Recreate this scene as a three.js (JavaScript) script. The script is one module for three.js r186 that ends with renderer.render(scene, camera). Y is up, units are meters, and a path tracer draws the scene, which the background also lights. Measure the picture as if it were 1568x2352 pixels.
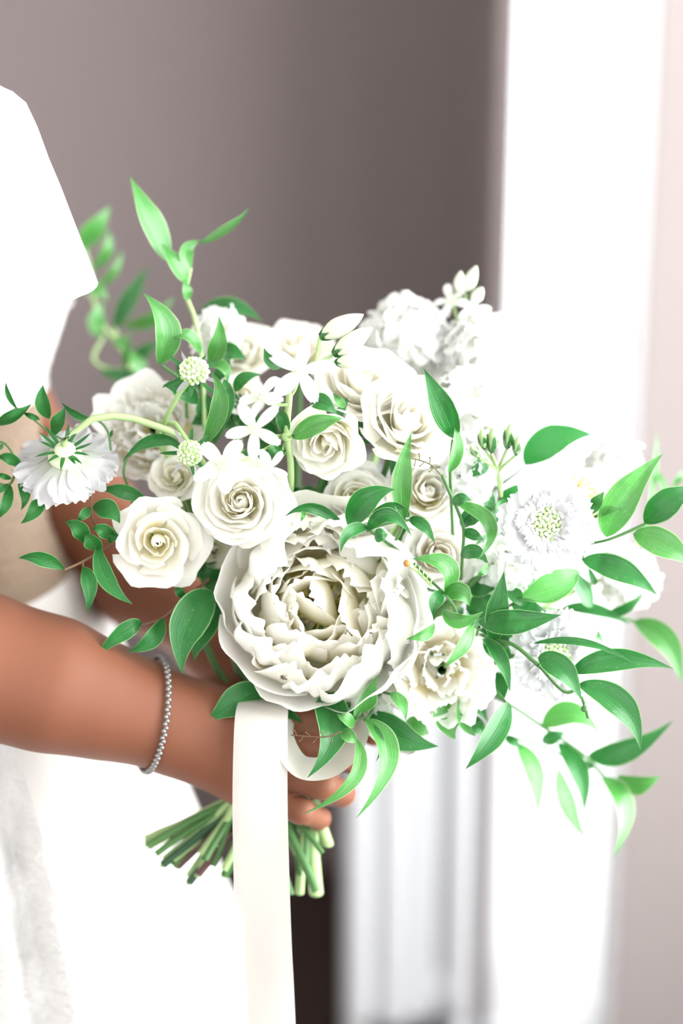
import * as THREE from 'three';
import { mergeGeometries } from 'three/addons/utils/BufferGeometryUtils.js';
import { MarchingCubes } from 'three/addons/objects/MarchingCubes.js';
import { ImprovedNoise } from 'three/addons/math/ImprovedNoise.js';
import { RoundedBoxGeometry } from 'three/addons/geometries/RoundedBoxGeometry.js';
import { RectAreaLightUniformsLib } from 'three/addons/lights/RectAreaLightUniformsLib.js';

// ---------------------------------------------------------------- camera, daylight, exposure
const scene = new THREE.Scene();
const W = 1568, H = 2352, FOV = 30, PITCH = THREE.MathUtils.degToRad(18), DIST = 1.194;
const AIM = new THREE.Vector3(0, 1.15, 0);
const RIGHT = new THREE.Vector3(1, 0, 0), UPV = new THREE.Vector3(0, Math.cos(PITCH), -Math.sin(PITCH)), BACK = new THREE.Vector3(0, Math.sin(PITCH), Math.cos(PITCH));
const camera = new THREE.PerspectiveCamera(FOV, W / H, 0.05, 60);
camera.position.copy(AIM).addScaledVector(BACK, DIST);
camera.lookAt(AIM);
camera.focus = DIST - 0.015;
camera.userData.fStop = 1.7;
scene.add(camera);
scene.background = new THREE.Color().setRGB(0.93, 0.96, 1.0);     // flat white overcast
scene.backgroundIntensity = 7;
RectAreaLightUniformsLib.init();
function windowDaylight(x, y, z, w, h, tx, tz, intensity) {         // daylight entering a window, in the plane of its glass
  const l = new THREE.RectAreaLight(new THREE.Color().setRGB(0.97, 0.985, 1.0), intensity, w, h);
  l.position.set(x, y, z); l.lookAt(x + tx, y, z + tz); scene.add(l);
}
windowDaylight(1.1, 1.42, 0.15, 1.4, 2.0, -1, 0, 15);
windowDaylight(1.1, 1.42, 1.9, 1.1, 2.0, -1, 0, 5.5);
windowDaylight(-0.9, 1.42, 3.08, 1.3, 2.0, 0, -1, 0.8);
const renderer = new THREE.WebGLRenderer();
renderer.toneMapping = THREE.LinearToneMapping;
renderer.toneMappingExposure = 0.6;
renderer.shadowMap.enabled = true;

// ---------------------------------------------------------------- helpers
const F = (H / 2) / Math.tan(THREE.MathUtils.degToRad(FOV / 2)), S = DIST / F;   // S: metres per pixel at the bouquet
const V3 = (x, y, z) => new THREE.Vector3(x, y, z);
const P = (px, py, d = 0) => { const k = DIST - d; return camera.position.clone().addScaledVector(RIGHT, (px - W / 2) / F * k).addScaledVector(UPV, (H / 2 - py) / F * k).addScaledVector(BACK, -k); };
const PZ = (px, py, z) => { const r = V3(0, 0, 0).addScaledVector(RIGHT, (px - W / 2) / F).addScaledVector(UPV, (H / 2 - py) / F).addScaledVector(BACK, -1); return camera.position.clone().addScaledVector(r, (z - camera.position.z) / r.z); };
const DIR = (x, y, w) => V3(0, 0, 0).addScaledVector(RIGHT, x).addScaledVector(UPV, y).addScaledVector(BACK, w).normalize();
let seedState = 7;
const seed = (n) => { seedState = n | 0; };
const rnd = () => { seedState = (seedState + 0x6d2b79f5) | 0; let t = Math.imul(seedState ^ (seedState >>> 15), 1 | seedState); t = (t + Math.imul(t ^ (t >>> 7), 61 | t)) ^ t; return ((t ^ (t >>> 14)) >>> 0) / 4294967296; };
const rr = (a, b) => a + (b - a) * rnd();
const perlin = new ImprovedNoise(), noise = (x, y, z) => perlin.noise(x + 31.7, y + 17.3, z + 53.1);
const clamp = (x, a, b) => Math.min(b, Math.max(a, x)), mix = (a, b, t) => a + (b - a) * t, smooth = (a, b, x) => { const t = clamp((x - a) / (b - a), 0, 1); return t * t * (3 - 2 * t); };

const used = {};
const numbered = (n) => { const k = used[n] = (used[n] ?? -1) + 1; return k ? `${n}_${String(k).padStart(3, '0')}` : n; };
function tag(o, label, category, group, kind) {
  Object.assign(o.userData, { label, category });
  if (group) o.userData.group = group;
  if (kind) o.userData.kind = kind;
  return o;
}
function thing(name, label, category, pos, group) {
  const o = new THREE.Group(); o.name = numbered(name); o.position.copy(pos); scene.add(o);
  return tag(o, label, category, group);
}
function part(name, geo, mat, parent, label) {
  const m = new THREE.Mesh(geo, mat); m.name = name; m.castShadow = m.receiveShadow = true; parent.add(m);
  if (label) m.userData.label = label;
  return m;
}
function structure(name, geo, mat, label, category) {
  const m = part(name, geo, mat, scene, label); m.userData.kind = 'structure'; m.userData.category = category ?? name.split('_')[0];
  return m;
}
const box = (w, h, d, x, y, z) => new THREE.BoxGeometry(w, h, d).translate(x, y, z);
// a grid surface: fn(u in -1..1, v in 0..1) gives [x, y, z, r?, g?, b?]
function surf(nu, nv, fn, uvScale) {
  const pos = [], uv = [], col = [], idx = [];
  for (let j = 0; j <= nv; j++) for (let i = 0; i <= nu; i++) {
    const p = fn(i / nu * 2 - 1, j / nv);
    pos.push(p[0], p[1], p[2]); uv.push(i / nu * (uvScale?.[0] ?? 1), j / nv * (uvScale?.[1] ?? 1));
    if (p.length > 3) col.push(p[3], p[4], p[5]);
  }
  for (let j = 0; j < nv; j++) for (let i = 0; i < nu; i++) { const a = j * (nu + 1) + i, b = a + nu + 1; idx.push(a, a + 1, b, b, a + 1, b + 1); }
  const g = new THREE.BufferGeometry();
  g.setAttribute('position', new THREE.Float32BufferAttribute(pos, 3));
  g.setAttribute('uv', new THREE.Float32BufferAttribute(uv, 2));
  if (col.length) g.setAttribute('color', new THREE.Float32BufferAttribute(col, 3));
  g.setIndex(idx); g.computeVertexNormals();
  return g;
}
const tube = (pts, r, n = 24, k = 7) => new THREE.TubeGeometry(new THREE.CatmullRomCurve3(pts), n, r, k);
function canvasTexture(w, h, draw, srgb = true) {
  const c = document.createElement('canvas'); c.width = w; c.height = h; draw(c.getContext('2d'), w, h);
  const t = new THREE.CanvasTexture(c); t.wrapS = t.wrapT = THREE.RepeatWrapping; if (srgb) t.colorSpace = THREE.SRGBColorSpace;
  return t;
}
function noiseTexture(n, fn, srgb) {
  const d = new Uint8Array(n * n * 4);
  for (let y = 0; y < n; y++) for (let x = 0; x < n; x++) { const c = fn(x / n, y / n); d.set([c[0], c[1], c[2], 255].map((q) => clamp(Math.round(q), 0, 255)), (y * n + x) * 4); }
  const t = new THREE.DataTexture(d, n, n); t.wrapS = t.wrapT = THREE.RepeatWrapping; t.magFilter = THREE.LinearFilter; if (srgb) t.colorSpace = THREE.SRGBColorSpace; t.needsUpdate = true;
  return t;
}
const lin = (r, g, b) => new THREE.Color().setRGB(r, g, b);

// ---------------------------------------------------------------- materials
const std = (c, roughness = 0.8, more = {}) => new THREE.MeshStandardMaterial({ color: c, roughness, side: THREE.DoubleSide, ...more });
const sheer = (c, through, more = {}) => new THREE.MeshPhysicalMaterial({ color: c, roughness: 0.95, transmission: through, thickness: 0, side: THREE.DoubleSide, ...more });
const plaster = noiseTexture(256, (u, v) => { const q = 128 + 60 * noise(u * 40, v * 40, 1) + 50 * noise(u * 110, v * 110, 4); return [q, q, q]; });
plaster.repeat.set(3, 3);
const petalRelief = canvasTexture(128, 256, (g, w, h) => {          // fine veins running up a petal
  g.fillStyle = '#808080'; g.fillRect(0, 0, w, h);
  seed(5);
  for (let i = 0; i < 60; i++) { const x = rr(0, w), q = Math.round(rr(90, 170)); g.strokeStyle = `rgba(${q},${q},${q},0.5)`; g.lineWidth = rr(0.6, 2); g.beginPath(); g.moveTo(w / 2 + (x - w / 2) * 0.4, h); g.quadraticCurveTo(x, h * 0.5, x + rr(-8, 8), 0); g.stroke(); }
}, false);
const M = {
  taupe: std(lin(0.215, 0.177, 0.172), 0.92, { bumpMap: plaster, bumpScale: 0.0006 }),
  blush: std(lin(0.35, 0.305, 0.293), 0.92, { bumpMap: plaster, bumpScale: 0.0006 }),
  pale: std(lin(0.8, 0.77, 0.74), 0.92),
  ceiling: std(lin(0.85, 0.84, 0.82), 0.95),
  paint: std(lin(0.62, 0.628, 0.64), 0.45),
  floor: std(lin(0.05, 0.027, 0.023), 0.5),
  terrace: std(lin(0.8, 0.79, 0.77), 0.9),
  glass: new THREE.MeshPhysicalMaterial({ color: 0xffffff, roughness: 0.02, transmission: 1, thickness: 0, ior: 1.45 }),
  petal: sheer(lin(1, 1, 1), 0.48, { vertexColors: true, bumpMap: petalRelief, bumpScale: 0.00025, specularIntensity: 0.2, roughness: 1 }),
  beadGreen: std(lin(0.45, 0.66, 0.27), 0.6),
  beadPale: std(lin(0.72, 0.82, 0.55), 0.6),
  budPale: std(lin(0.66, 0.71, 0.55), 0.7),
  budGreen: std(lin(0.36, 0.52, 0.24), 0.7),
  yellow: std(lin(0.75, 0.66, 0.18), 0.7),
  brownTwig: std(lin(0.12, 0.06, 0.03), 0.8),
  berry: std(lin(0.45, 0.2, 0.05), 0.5),
  stem: std(lin(0.065, 0.18, 0.045), 0.55),
  stemPale: std(lin(0.36, 0.52, 0.22), 0.6),
  stemDark: std(lin(0.02, 0.075, 0.03), 0.5),
  stemPurple: std(lin(0.10, 0.045, 0.04), 0.6),
  skin: new THREE.MeshPhysicalMaterial({ color: lin(0.205, 0.077, 0.042), roughness: 0.55, specularIntensity: 0.5, sheen: 0.15, sheenRoughness: 0.6, sheenColor: lin(1, 0.8, 0.7) }),
  satin: new THREE.MeshPhysicalMaterial({ color: lin(0.64, 0.61, 0.56), roughness: 0.42, transmission: 0.22, thickness: 0, side: THREE.DoubleSide, sheen: 0.4, sheenRoughness: 0.4, sheenColor: lin(1, 1, 1) }),
  metal: std(lin(0.3, 0.285, 0.27), 0.4, { metalness: 0.75 }),
  seedDark: std(lin(0.06, 0.035, 0.015), 0.6),
};
const floorGrain = canvasTexture(256, 512, (g, w, h) => {
  g.fillStyle = '#ffffff'; g.fillRect(0, 0, w, h); seed(3);
  for (let i = 0; i < 300; i++) { const q = Math.round(rr(120, 255)); g.strokeStyle = `rgba(${q},${q},${q},0.35)`; g.lineWidth = rr(0.5, 3); const x = rr(0, w); g.beginPath(); g.moveTo(x, 0); g.bezierCurveTo(x + rr(-12, 12), h / 3, x + rr(-12, 12), h * 2 / 3, x, h); g.stroke(); }
});
M.floor.map = floorGrain;
const lace = noiseTexture(512, (u, v) => {                            // raised floral lace on net
  const a = noise(u * 26, v * 26, 2), b = noise(u * 60, v * 60, 9), net = Math.sin(u * 400) * Math.sin(v * 400);
  const q = 90 + 120 * smooth(-0.05, 0.12, a + 0.45 * b) + 14 * net;
  return [q, q, q];
});
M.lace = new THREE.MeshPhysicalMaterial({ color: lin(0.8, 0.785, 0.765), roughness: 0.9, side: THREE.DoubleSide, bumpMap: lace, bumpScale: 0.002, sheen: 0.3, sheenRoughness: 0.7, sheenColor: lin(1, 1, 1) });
M.laceNudeShaded = M.lace.clone(); M.laceNudeShaded.color = lin(0.31, 0.222, 0.155);  // nude-lined lace, its tan darkened further to carry the bouquet's shade
M.dressSatin = new THREE.MeshPhysicalMaterial({ color: lin(0.72, 0.69, 0.655), roughness: 0.6, side: THREE.DoubleSide, sheen: 0.3, sheenRoughness: 0.5, sheenColor: lin(1, 1, 1) });

// leaves: parallel veins along the blade and a thin pale margin, as the blades show
function leafTexture(sd, base, vein, edge) {
  return canvasTexture(128, 512, (g, w, h) => {
    g.fillStyle = base; g.fillRect(0, 0, w, h); seed(sd);
    for (let i = 0; i < 46; i++) { const x = (i + rr(0, 1)) / 46 * w; g.strokeStyle = vein; g.globalAlpha = rr(0.1, 0.5); g.lineWidth = rr(0.6, 2); g.beginPath(); g.moveTo(x, 0); g.lineTo(x + rr(-2, 2), h); g.stroke(); }
    g.globalAlpha = 0.5; g.strokeStyle = vein; g.lineWidth = 3; g.beginPath(); g.moveTo(w / 2, 0); g.lineTo(w / 2, h); g.stroke();
    g.globalAlpha = 0.25; g.fillStyle = edge;
    for (let i = 0; i < 40; i++) { g.beginPath(); g.ellipse(rr(0, w), rr(0, h), rr(1, 4), rr(2, 9), 0, 0, 7); g.fill(); }
    g.globalAlpha = 0.9; g.fillRect(0, 0, 3.5, h); g.fillRect(w - 3.5, 0, 3.5, h);
  });
}
const leafRelief = canvasTexture(128, 64, (g, w, h) => {
  g.fillStyle = '#777'; g.fillRect(0, 0, w, h); seed(11);
  for (let i = 0; i < 30; i++) { const q = Math.round(rr(60, 190)); g.fillStyle = `rgba(${q},${q},${q},0.6)`; g.fillRect(i / 30 * w, 0, rr(1, 3), h); }
  g.fillStyle = '#222'; g.fillRect(w / 2 - 2, 0, 4, h);
}, false);
const leafMat = (sd, base, vein, edge, through, rough, spec = 0.5) => new THREE.MeshPhysicalMaterial({ map: leafTexture(sd, base, vein, edge), bumpMap: leafRelief, bumpScale: 0.0006, roughness: rough, transmission: through, thickness: 0, side: THREE.DoubleSide, specularIntensity: spec });
const LEAF = {
  b: leafMat(21, '#4a9a40', '#7abb66', '#c8e3ac', 0.42, 0.3, 1.4),     // lighter ruscus blade, backlight and window glare painted into its green
  m: leafMat(22, '#25742f', '#4a954c', '#a5d08c', 0.36, 0.28, 0.9),   // ruscus blade
  f: leafMat(23, '#25742f', '#4a954c', '#a5d08c', 0.34, 0.34, 0.6),   // duller surface of pistachio and peony foliage
};

// ---------------------------------------------------------------- the room
const WALLZ = -1.65, NEARZ = -1.15, XJ = 0.193, XR = 0.368, XL = -1.7, XE = 1.12, ZF = 3.1, CEIL = 2.75, T = 0.12;
const slab = (y) => mergeGeometries([box(XJ - XL + T, 0.1, NEARZ - WALLZ + T, (XJ + XL - T) / 2, y, (NEARZ + WALLZ - T) / 2), box(XE - XL + 2 * T, 0.1, ZF - NEARZ + T, (XE + XL) / 2, y, (ZF + NEARZ + T) / 2)]);
const fuv = slab(-0.05);
const floor = structure('floor', fuv, std(lin(0.03, 0.016, 0.014), 0.7), 'dark brown wooden floor boards');
const boardGeo = new RoundedBoxGeometry(0.118, 0.012, 1.55, 1, 0.002);
for (let i = 0; i < 24; i++) for (let k = 0; k < 3; k++) {
  const x = XL + 0.06 + i * 0.1205, z = WALLZ + 0.78 + k * 1.56;
  if (x < XE - 0.05 && (k || x < XJ - 0.06)) { const b = part('floor_board', boardGeo, M.floor, floor); b.position.set(x, 0.0045, z); }
}
structure('ceiling', slab(CEIL + 0.05), M.ceiling, 'plain white ceiling');
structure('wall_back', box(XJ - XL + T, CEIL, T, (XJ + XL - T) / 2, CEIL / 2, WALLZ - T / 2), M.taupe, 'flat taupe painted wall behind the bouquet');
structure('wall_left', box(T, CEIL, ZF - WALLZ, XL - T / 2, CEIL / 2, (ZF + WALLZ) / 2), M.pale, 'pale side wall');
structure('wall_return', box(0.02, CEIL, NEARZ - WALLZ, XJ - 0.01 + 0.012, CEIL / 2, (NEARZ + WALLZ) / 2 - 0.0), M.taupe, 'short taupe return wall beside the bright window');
{ // blush wall with the tall narrow window beside the return
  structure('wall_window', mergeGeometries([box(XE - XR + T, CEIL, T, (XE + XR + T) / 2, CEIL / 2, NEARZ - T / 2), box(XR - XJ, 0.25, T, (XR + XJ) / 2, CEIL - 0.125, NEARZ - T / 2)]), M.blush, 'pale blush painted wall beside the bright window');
}
function windowFill(name, w, h, place, rails, label, sill = true) {     // casing, rails and panes, built across x and set into place
  const g = new THREE.Group(); g.name = name; g.userData = { label, category: 'window', kind: 'structure' }; place(g); scene.add(g);
  const f = 0.014;
  part('window_frame', mergeGeometries([box(f, h, 0.05, -w / 2 + f / 2, 0, 0), box(f, h, 0.05, w / 2 - f / 2, 0, 0), box(w, f, 0.05, 0, h / 2 - f / 2, 0), box(w, f, 0.05, 0, -h / 2 + f / 2, 0)]), M.paint, g);
  let y0 = -h / 2;
  for (const y of [...rails, h / 2]) {
    part('pane', box(w - 2 * f, y - y0 - 0.02, 0.004, 0, (y + y0) / 2, 0), M.glass, g);
    if (y < h / 2) part('glazing_bar', new RoundedBoxGeometry(w - 2 * f, 0.03, 0.035, 2, 0.006).translate(0, y, 0), M.paint, g);
    y0 = y;
  }
  return g;
}
const sillY = PZ(1350, 795, NEARZ).y;
windowFill('window_1', XR - XJ, CEIL - 0.25, (g) => g.position.set((XR + XJ) / 2, (CEIL - 0.25) / 2, NEARZ - 0.03), [sillY - (CEIL - 0.25) / 2], 'tall narrow bright window with a single white glazing bar');
// side wall with two tall windows and the front wall with one: the daylight on the bouquet and the dress
const holes = [[0.15, 1.4], [1.9, 1.1]];
{
  const gs = []; let z = WALLZ - T;
  for (const [c, w] of holes) { gs.push(box(T, CEIL, c - w / 2 - z, XE + T / 2, CEIL / 2, (z + c - w / 2) / 2)); z = c + w / 2; gs.push(box(T, 0.42, w, XE + T / 2, 0.21, c), box(T, CEIL - 2.42, w, XE + T / 2, (CEIL + 2.42) / 2, c)); }
  gs.push(box(T, CEIL, ZF + T - z, XE + T / 2, CEIL / 2, (z + ZF + T) / 2));
  structure('wall_right', mergeGeometries(gs), M.blush, 'pale blush side wall with two tall windows');
  structure('wall_front', mergeGeometries([box(-1.55 - XL + T, CEIL, T, (-1.55 + XL - T) / 2, CEIL / 2, ZF + T / 2), box(XE + 0.25, CEIL, T, (XE - 0.25) / 2, CEIL / 2, ZF + T / 2), box(1.3, 0.42, T, -0.9, 0.21, ZF + T / 2), box(1.3, CEIL - 2.42, T, -0.9, (CEIL + 2.42) / 2, ZF + T / 2)]), M.pale, 'pale front wall with one tall window');
  holes.forEach(([c, w], i) => windowFill(`window_${i + 2}`, w, 2.0, (g) => { g.position.set(XE + 0.08, 1.42, c); g.rotation.y = Math.PI / 2; }, [0], 'tall side window lighting the bride'));
  windowFill('window_4', 1.3, 2.0, (g) => g.position.set(-0.9, 1.42, ZF + 0.08), [0], 'tall front window facing the taupe wall');
}
structure('ground', box(9, 0.1, 9, 0.5, -0.25, 0.5), M.terrace, 'pale stone terrace outside the windows');

// white column radiator in the recess left of the bright window
{
  const r = thing('radiator', 'white upright column radiator standing beside the bright window', 'radiator', V3(0, 0.012, -1.06));
  const cols = [[828, 0.0215, 0], [908, 0.020, 0.004], [975, 0.0175, -0.012], [1058, 0.0175, -0.02]];
  const hgt = 0.82;
  for (const [px, rad, dz] of cols) {
    const x = PZ(px, 2000, -1.06 + dz).x;
    const g = new THREE.CapsuleGeometry(rad, hgt - 2 * rad - 0.06, 6, 20).translate(x, hgt / 2 + 0.05, dz);
    part('column', mergeGeometries([g, new THREE.CapsuleGeometry(rad, hgt - 2 * rad - 0.06, 4, 14).translate(x, hgt / 2 + 0.05, dz - 0.06)]), M.paint, r);
  }
  const x0 = PZ(800, 2000, -1.06).x, x1 = PZ(1085, 2000, -1.06).x;
  for (const y of [0.12, hgt - 0.03]) part('header_pipe', new THREE.CylinderGeometry(0.014, 0.014, x1 - x0, 14).rotateZ(Math.PI / 2).translate((x0 + x1) / 2, y, -0.035), M.paint, r);
  for (const x of [x0 + 0.01, x1 - 0.01]) part('foot', new RoundedBoxGeometry(0.03, 0.07, 0.08, 2, 0.006).translate(x, 0.035, -0.03), M.paint, r);
}

// ---------------------------------------------------------------- the person in the dress
const capsule = (p, a, b, ra, rb) => { const bax = b.x - a.x, bay = b.y - a.y, baz = b.z - a.z, pax = p[0] - a.x, pay = p[1] - a.y, paz = p[2] - a.z; const h = clamp((pax * bax + pay * bay + paz * baz) / (bax * bax + bay * bay + baz * baz + 1e-12), 0, 1); const dx = pax - bax * h, dy = pay - bay * h, dz = paz - baz * h; return Math.sqrt(dx * dx + dy * dy + dz * dz) - mix(ra, rb, h); };
function mesh(bones, res, k, pad = 0.02) {       // bones: [a, b, ra, rb, blend?]
  const bb = new THREE.Box3();
  for (const [a, b, ra, rb] of bones) { const r = Math.max(ra, rb) + pad; bb.expandByPoint(a.clone().addScalar(r)); bb.expandByPoint(a.clone().addScalar(-r)); bb.expandByPoint(b.clone().addScalar(r)); bb.expandByPoint(b.clone().addScalar(-r)); }
  const c = bb.getCenter(V3()), size = bb.getSize(V3()), half = Math.max(size.x, size.y, size.z) / 2 * 1.04;
  const mc = new MarchingCubes(res, new THREE.MeshBasicMaterial(), false, false, 900000);
  mc.isolation = 0;
  const step = 2 * half / res;
  for (let z = 0; z < res; z++) for (let y = 0; y < res; y++) for (let x = 0; x < res; x++) {
    const p = [c.x - half + step * x, c.y - half + step * y, c.z - half + step * z];
    let d = 1e3;
    if (p[0] > bb.min.x - step && p[0] < bb.max.x + step && p[1] > bb.min.y - step && p[1] < bb.max.y + step && p[2] > bb.min.z - step && p[2] < bb.max.z + step) {
      for (const [a, b, ra, rb, kk] of bones) { const e = capsule(p, a, b, ra, rb), q = kk ?? k, hh = clamp(0.5 + 0.5 * (d - e) / q, 0, 1); d = d > 100 ? e : mix(d, e, hh) - q * hh * (1 - hh); }
    }
    mc.field[x + y * res + z * res * res] = -Math.min(d, 1);
  }
  mc.update();
  const n = mc.count, g = new THREE.BufferGeometry();
  const pos = new Float32Array(mc.positionArray.slice(0, n * 3)), nor = new Float32Array(mc.normalArray.slice(0, n * 3));
  for (let i = 0; i < n; i++) { pos[3 * i] = c.x + pos[3 * i] * half; pos[3 * i + 1] = c.y + pos[3 * i + 1] * half; pos[3 * i + 2] = c.z + pos[3 * i + 2] * half; }
  g.setAttribute('position', new THREE.BufferAttribute(pos, 3)); g.setAttribute('normal', new THREE.BufferAttribute(nor, 3));
  return g;
}
const chain = (pts, k) => pts.slice(1).map((q, i) => [pts[i][0], q[0], pts[i][1], q[1], k]);
const TZ = -0.21;                                       // the middle of her body, back from the bouquet
const torsoX = PZ(95, 900, TZ).x - 0.115;
const person = thing('person', 'person in a white lace gown holding the bouquet in both hands', 'person', V3(torsoX, 0.012, TZ));
const inPerson = (g) => g.translate(-person.position.x, -person.position.y, -person.position.z);
{
  const nearElbow = P(-330, 1455, -0.02), wrist = P(365, 1648, -0.035);
  const near = [
    ...chain([[V3(torsoX + 0.0, 1.34, TZ + 0.17), 0.047], [nearElbow.clone().add(V3(-0.0, 0.03, 0.0)), 0.042]]),
    ...chain([[nearElbow, 0.042], [P(-60, 1525, -0.018), 0.0425], [P(120, 1573, -0.022), 0.039], [P(260, 1618, -0.03), 0.0315], [wrist, 0.0265]], 0.02),
    // back of the hand
    [wrist, P(470, 1650, -0.036), 0.026, 0.021, 0.02], [P(420, 1690, -0.036), P(560, 1770, -0.034), 0.021, 0.016, 0.02],
    [P(440, 1660, -0.036), P(606, 1645, -0.034), 0.018, 0.0125, 0.016], [P(440, 1670, -0.036), P(612, 1700, -0.030), 0.018, 0.0125, 0.016],
    [P(430, 1690, -0.036), P(600, 1760, -0.031), 0.018, 0.012, 0.016], [P(425, 1705, -0.038), P(575, 1818, -0.036), 0.017, 0.0115, 0.016],
  ];
  const finger = (m, a, b, t, r) => chain([[m, r * 1.12], [a, r], [b, r * 0.9], [t, r * 0.78]], 0.004);
  near.push(...finger(P(606, 1645, -0.034), P(742, 1655, -0.03), P(800, 1672, -0.068), P(760, 1690, -0.1), 0.0095));
  near.push(...finger(P(612, 1700, -0.030), P(752, 1722, -0.027), P(808, 1742, -0.066), P(764, 1752, -0.1), 0.0098));
  near.push(...finger(P(600, 1760, -0.031), P(738, 1800, -0.028), P(785, 1822, -0.064), P(740, 1826, -0.094), 0.0095));
  near.push(...finger(P(575, 1818, -0.036), P(690, 1862, -0.034), P(732, 1880, -0.062), P(694, 1880, -0.088), 0.0082));
  near.push(...chain([[P(420, 1625, -0.045), 0.017], [P(510, 1590, -0.075), 0.0125], [P(590, 1590, -0.098), 0.011], [P(650, 1602, -0.105), 0.009]], 0.008));
  // far arm, from behind the waist to the stems
  const fElbow = P(20, 1010, -0.34), fWrist = P(500, 1468, -0.165);
  const far = [
    ...chain([[V3(torsoX + 0.01, 1.34, TZ - 0.15), 0.045], [fElbow, 0.040]]),
    ...chain([[fElbow, 0.040], [P(190, 1195, -0.28), 0.041], [P(330, 1330, -0.225), 0.035], [fWrist, 0.0265]], 0.02),
    [fWrist, P(590, 1560, -0.14), 0.025, 0.02, 0.02], [fWrist, P(650, 1600, -0.135), 0.022, 0.013, 0.016], [fWrist, P(640, 1640, -0.135), 0.022, 0.013, 0.016], [fWrist, P(620, 1680, -0.138), 0.02, 0.012, 0.016], [fWrist, P(600, 1710, -0.14), 0.018, 0.012, 0.016],
  ];
  far.push(...finger(P(650, 1600, -0.135), P(790, 1620, -0.128), P(862, 1640, -0.095), P(868, 1662, -0.07), 0.0092));
  far.push(...finger(P(640, 1640, -0.135), P(780, 1665, -0.128), P(852, 1680, -0.098), P(858, 1690, -0.074), 0.0092));
  far.push(...finger(P(620, 1680, -0.138), P(750, 1715, -0.135), P(805, 1732, -0.12), P(790, 1742, -0.108), 0.009));
  far.push(...finger(P(600, 1710, -0.14), P(710, 1760, -0.138), P(752, 1780, -0.126), P(735, 1788, -0.112), 0.008));
  far.push(...chain([[P(560, 1500, -0.15), 0.014], [P(650, 1510, -0.11), 0.0115], [P(712, 1540, -0.085), 0.01]], 0.008));
  const torso = [
    ...chain([[V3(torsoX - 0.01, 0.75, TZ), 0.115], [V3(torsoX, 0.95, TZ), 0.095], [V3(torsoX + 0.0, 1.1, TZ), 0.09], [V3(torsoX, 1.28, TZ), 0.085], [V3(torsoX - 0.02, 1.40, TZ), 0.06]], 0.06),
    [V3(torsoX, 1.35, TZ + 0.15), V3(torsoX, 1.35, TZ - 0.15), 0.05, 0.05, 0.05],
    [V3(torsoX - 0.025, 1.38, TZ), V3(torsoX - 0.005, 1.50, TZ), 0.052, 0.05, 0.04],
    [V3(torsoX + 0.02, 1.60, TZ), V3(torsoX - 0.01, 1.65, TZ), 0.075, 0.09, 0.03], [V3(torsoX + 0.055, 1.545, TZ), V3(torsoX + 0.03, 1.57, TZ), 0.032, 0.05, 0.03],
    [V3(torsoX + 0.092, 1.60, TZ), V3(torsoX + 0.08, 1.63, TZ), 0.012, 0.009, 0.015],
    ...[0.03, -0.03].map((z) => [V3(torsoX + 0.075, 1.635, TZ + z), V3(torsoX + 0.06, 1.63, TZ + z), 0.02, 0.03, 0.02]),
    ...[0.082, -0.082].map((z) => [V3(torsoX + 0.0, 1.60, TZ + z), V3(torsoX - 0.005, 1.63, TZ + z), 0.012, 0.016, 0.01]),
    [V3(torsoX - 0.06, 0.80, TZ + 0.07), V3(torsoX - 0.06, 0.08, TZ + 0.07), 0.08, 0.045, 0.06], [V3(torsoX - 0.06, 0.80, TZ - 0.07), V3(torsoX - 0.06, 0.08, TZ - 0.07), 0.08, 0.045, 0.06],
  ];
  const body = inPerson(mergeGeometries([mesh(near, 150, 0.012), mesh(far, 130, 0.012), mesh(torso, 96, 0.03)]));
  part('body', body, M.skin, person, 'tanned arms and hands closed round the stems');
  const hair = inPerson(mesh([[V3(torsoX - 0.03, 1.67, TZ), V3(torsoX - 0.045, 1.62, TZ), 0.092, 0.08, 0.03], [V3(torsoX - 0.12, 1.62, TZ), V3(torsoX - 0.115, 1.58, TZ), 0.05, 0.042, 0.03]], 40, 0.03));
  part('hair', hair, std(lin(0.11, 0.06, 0.03), 0.6), person, 'brown hair gathered in a low bun');
}
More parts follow.
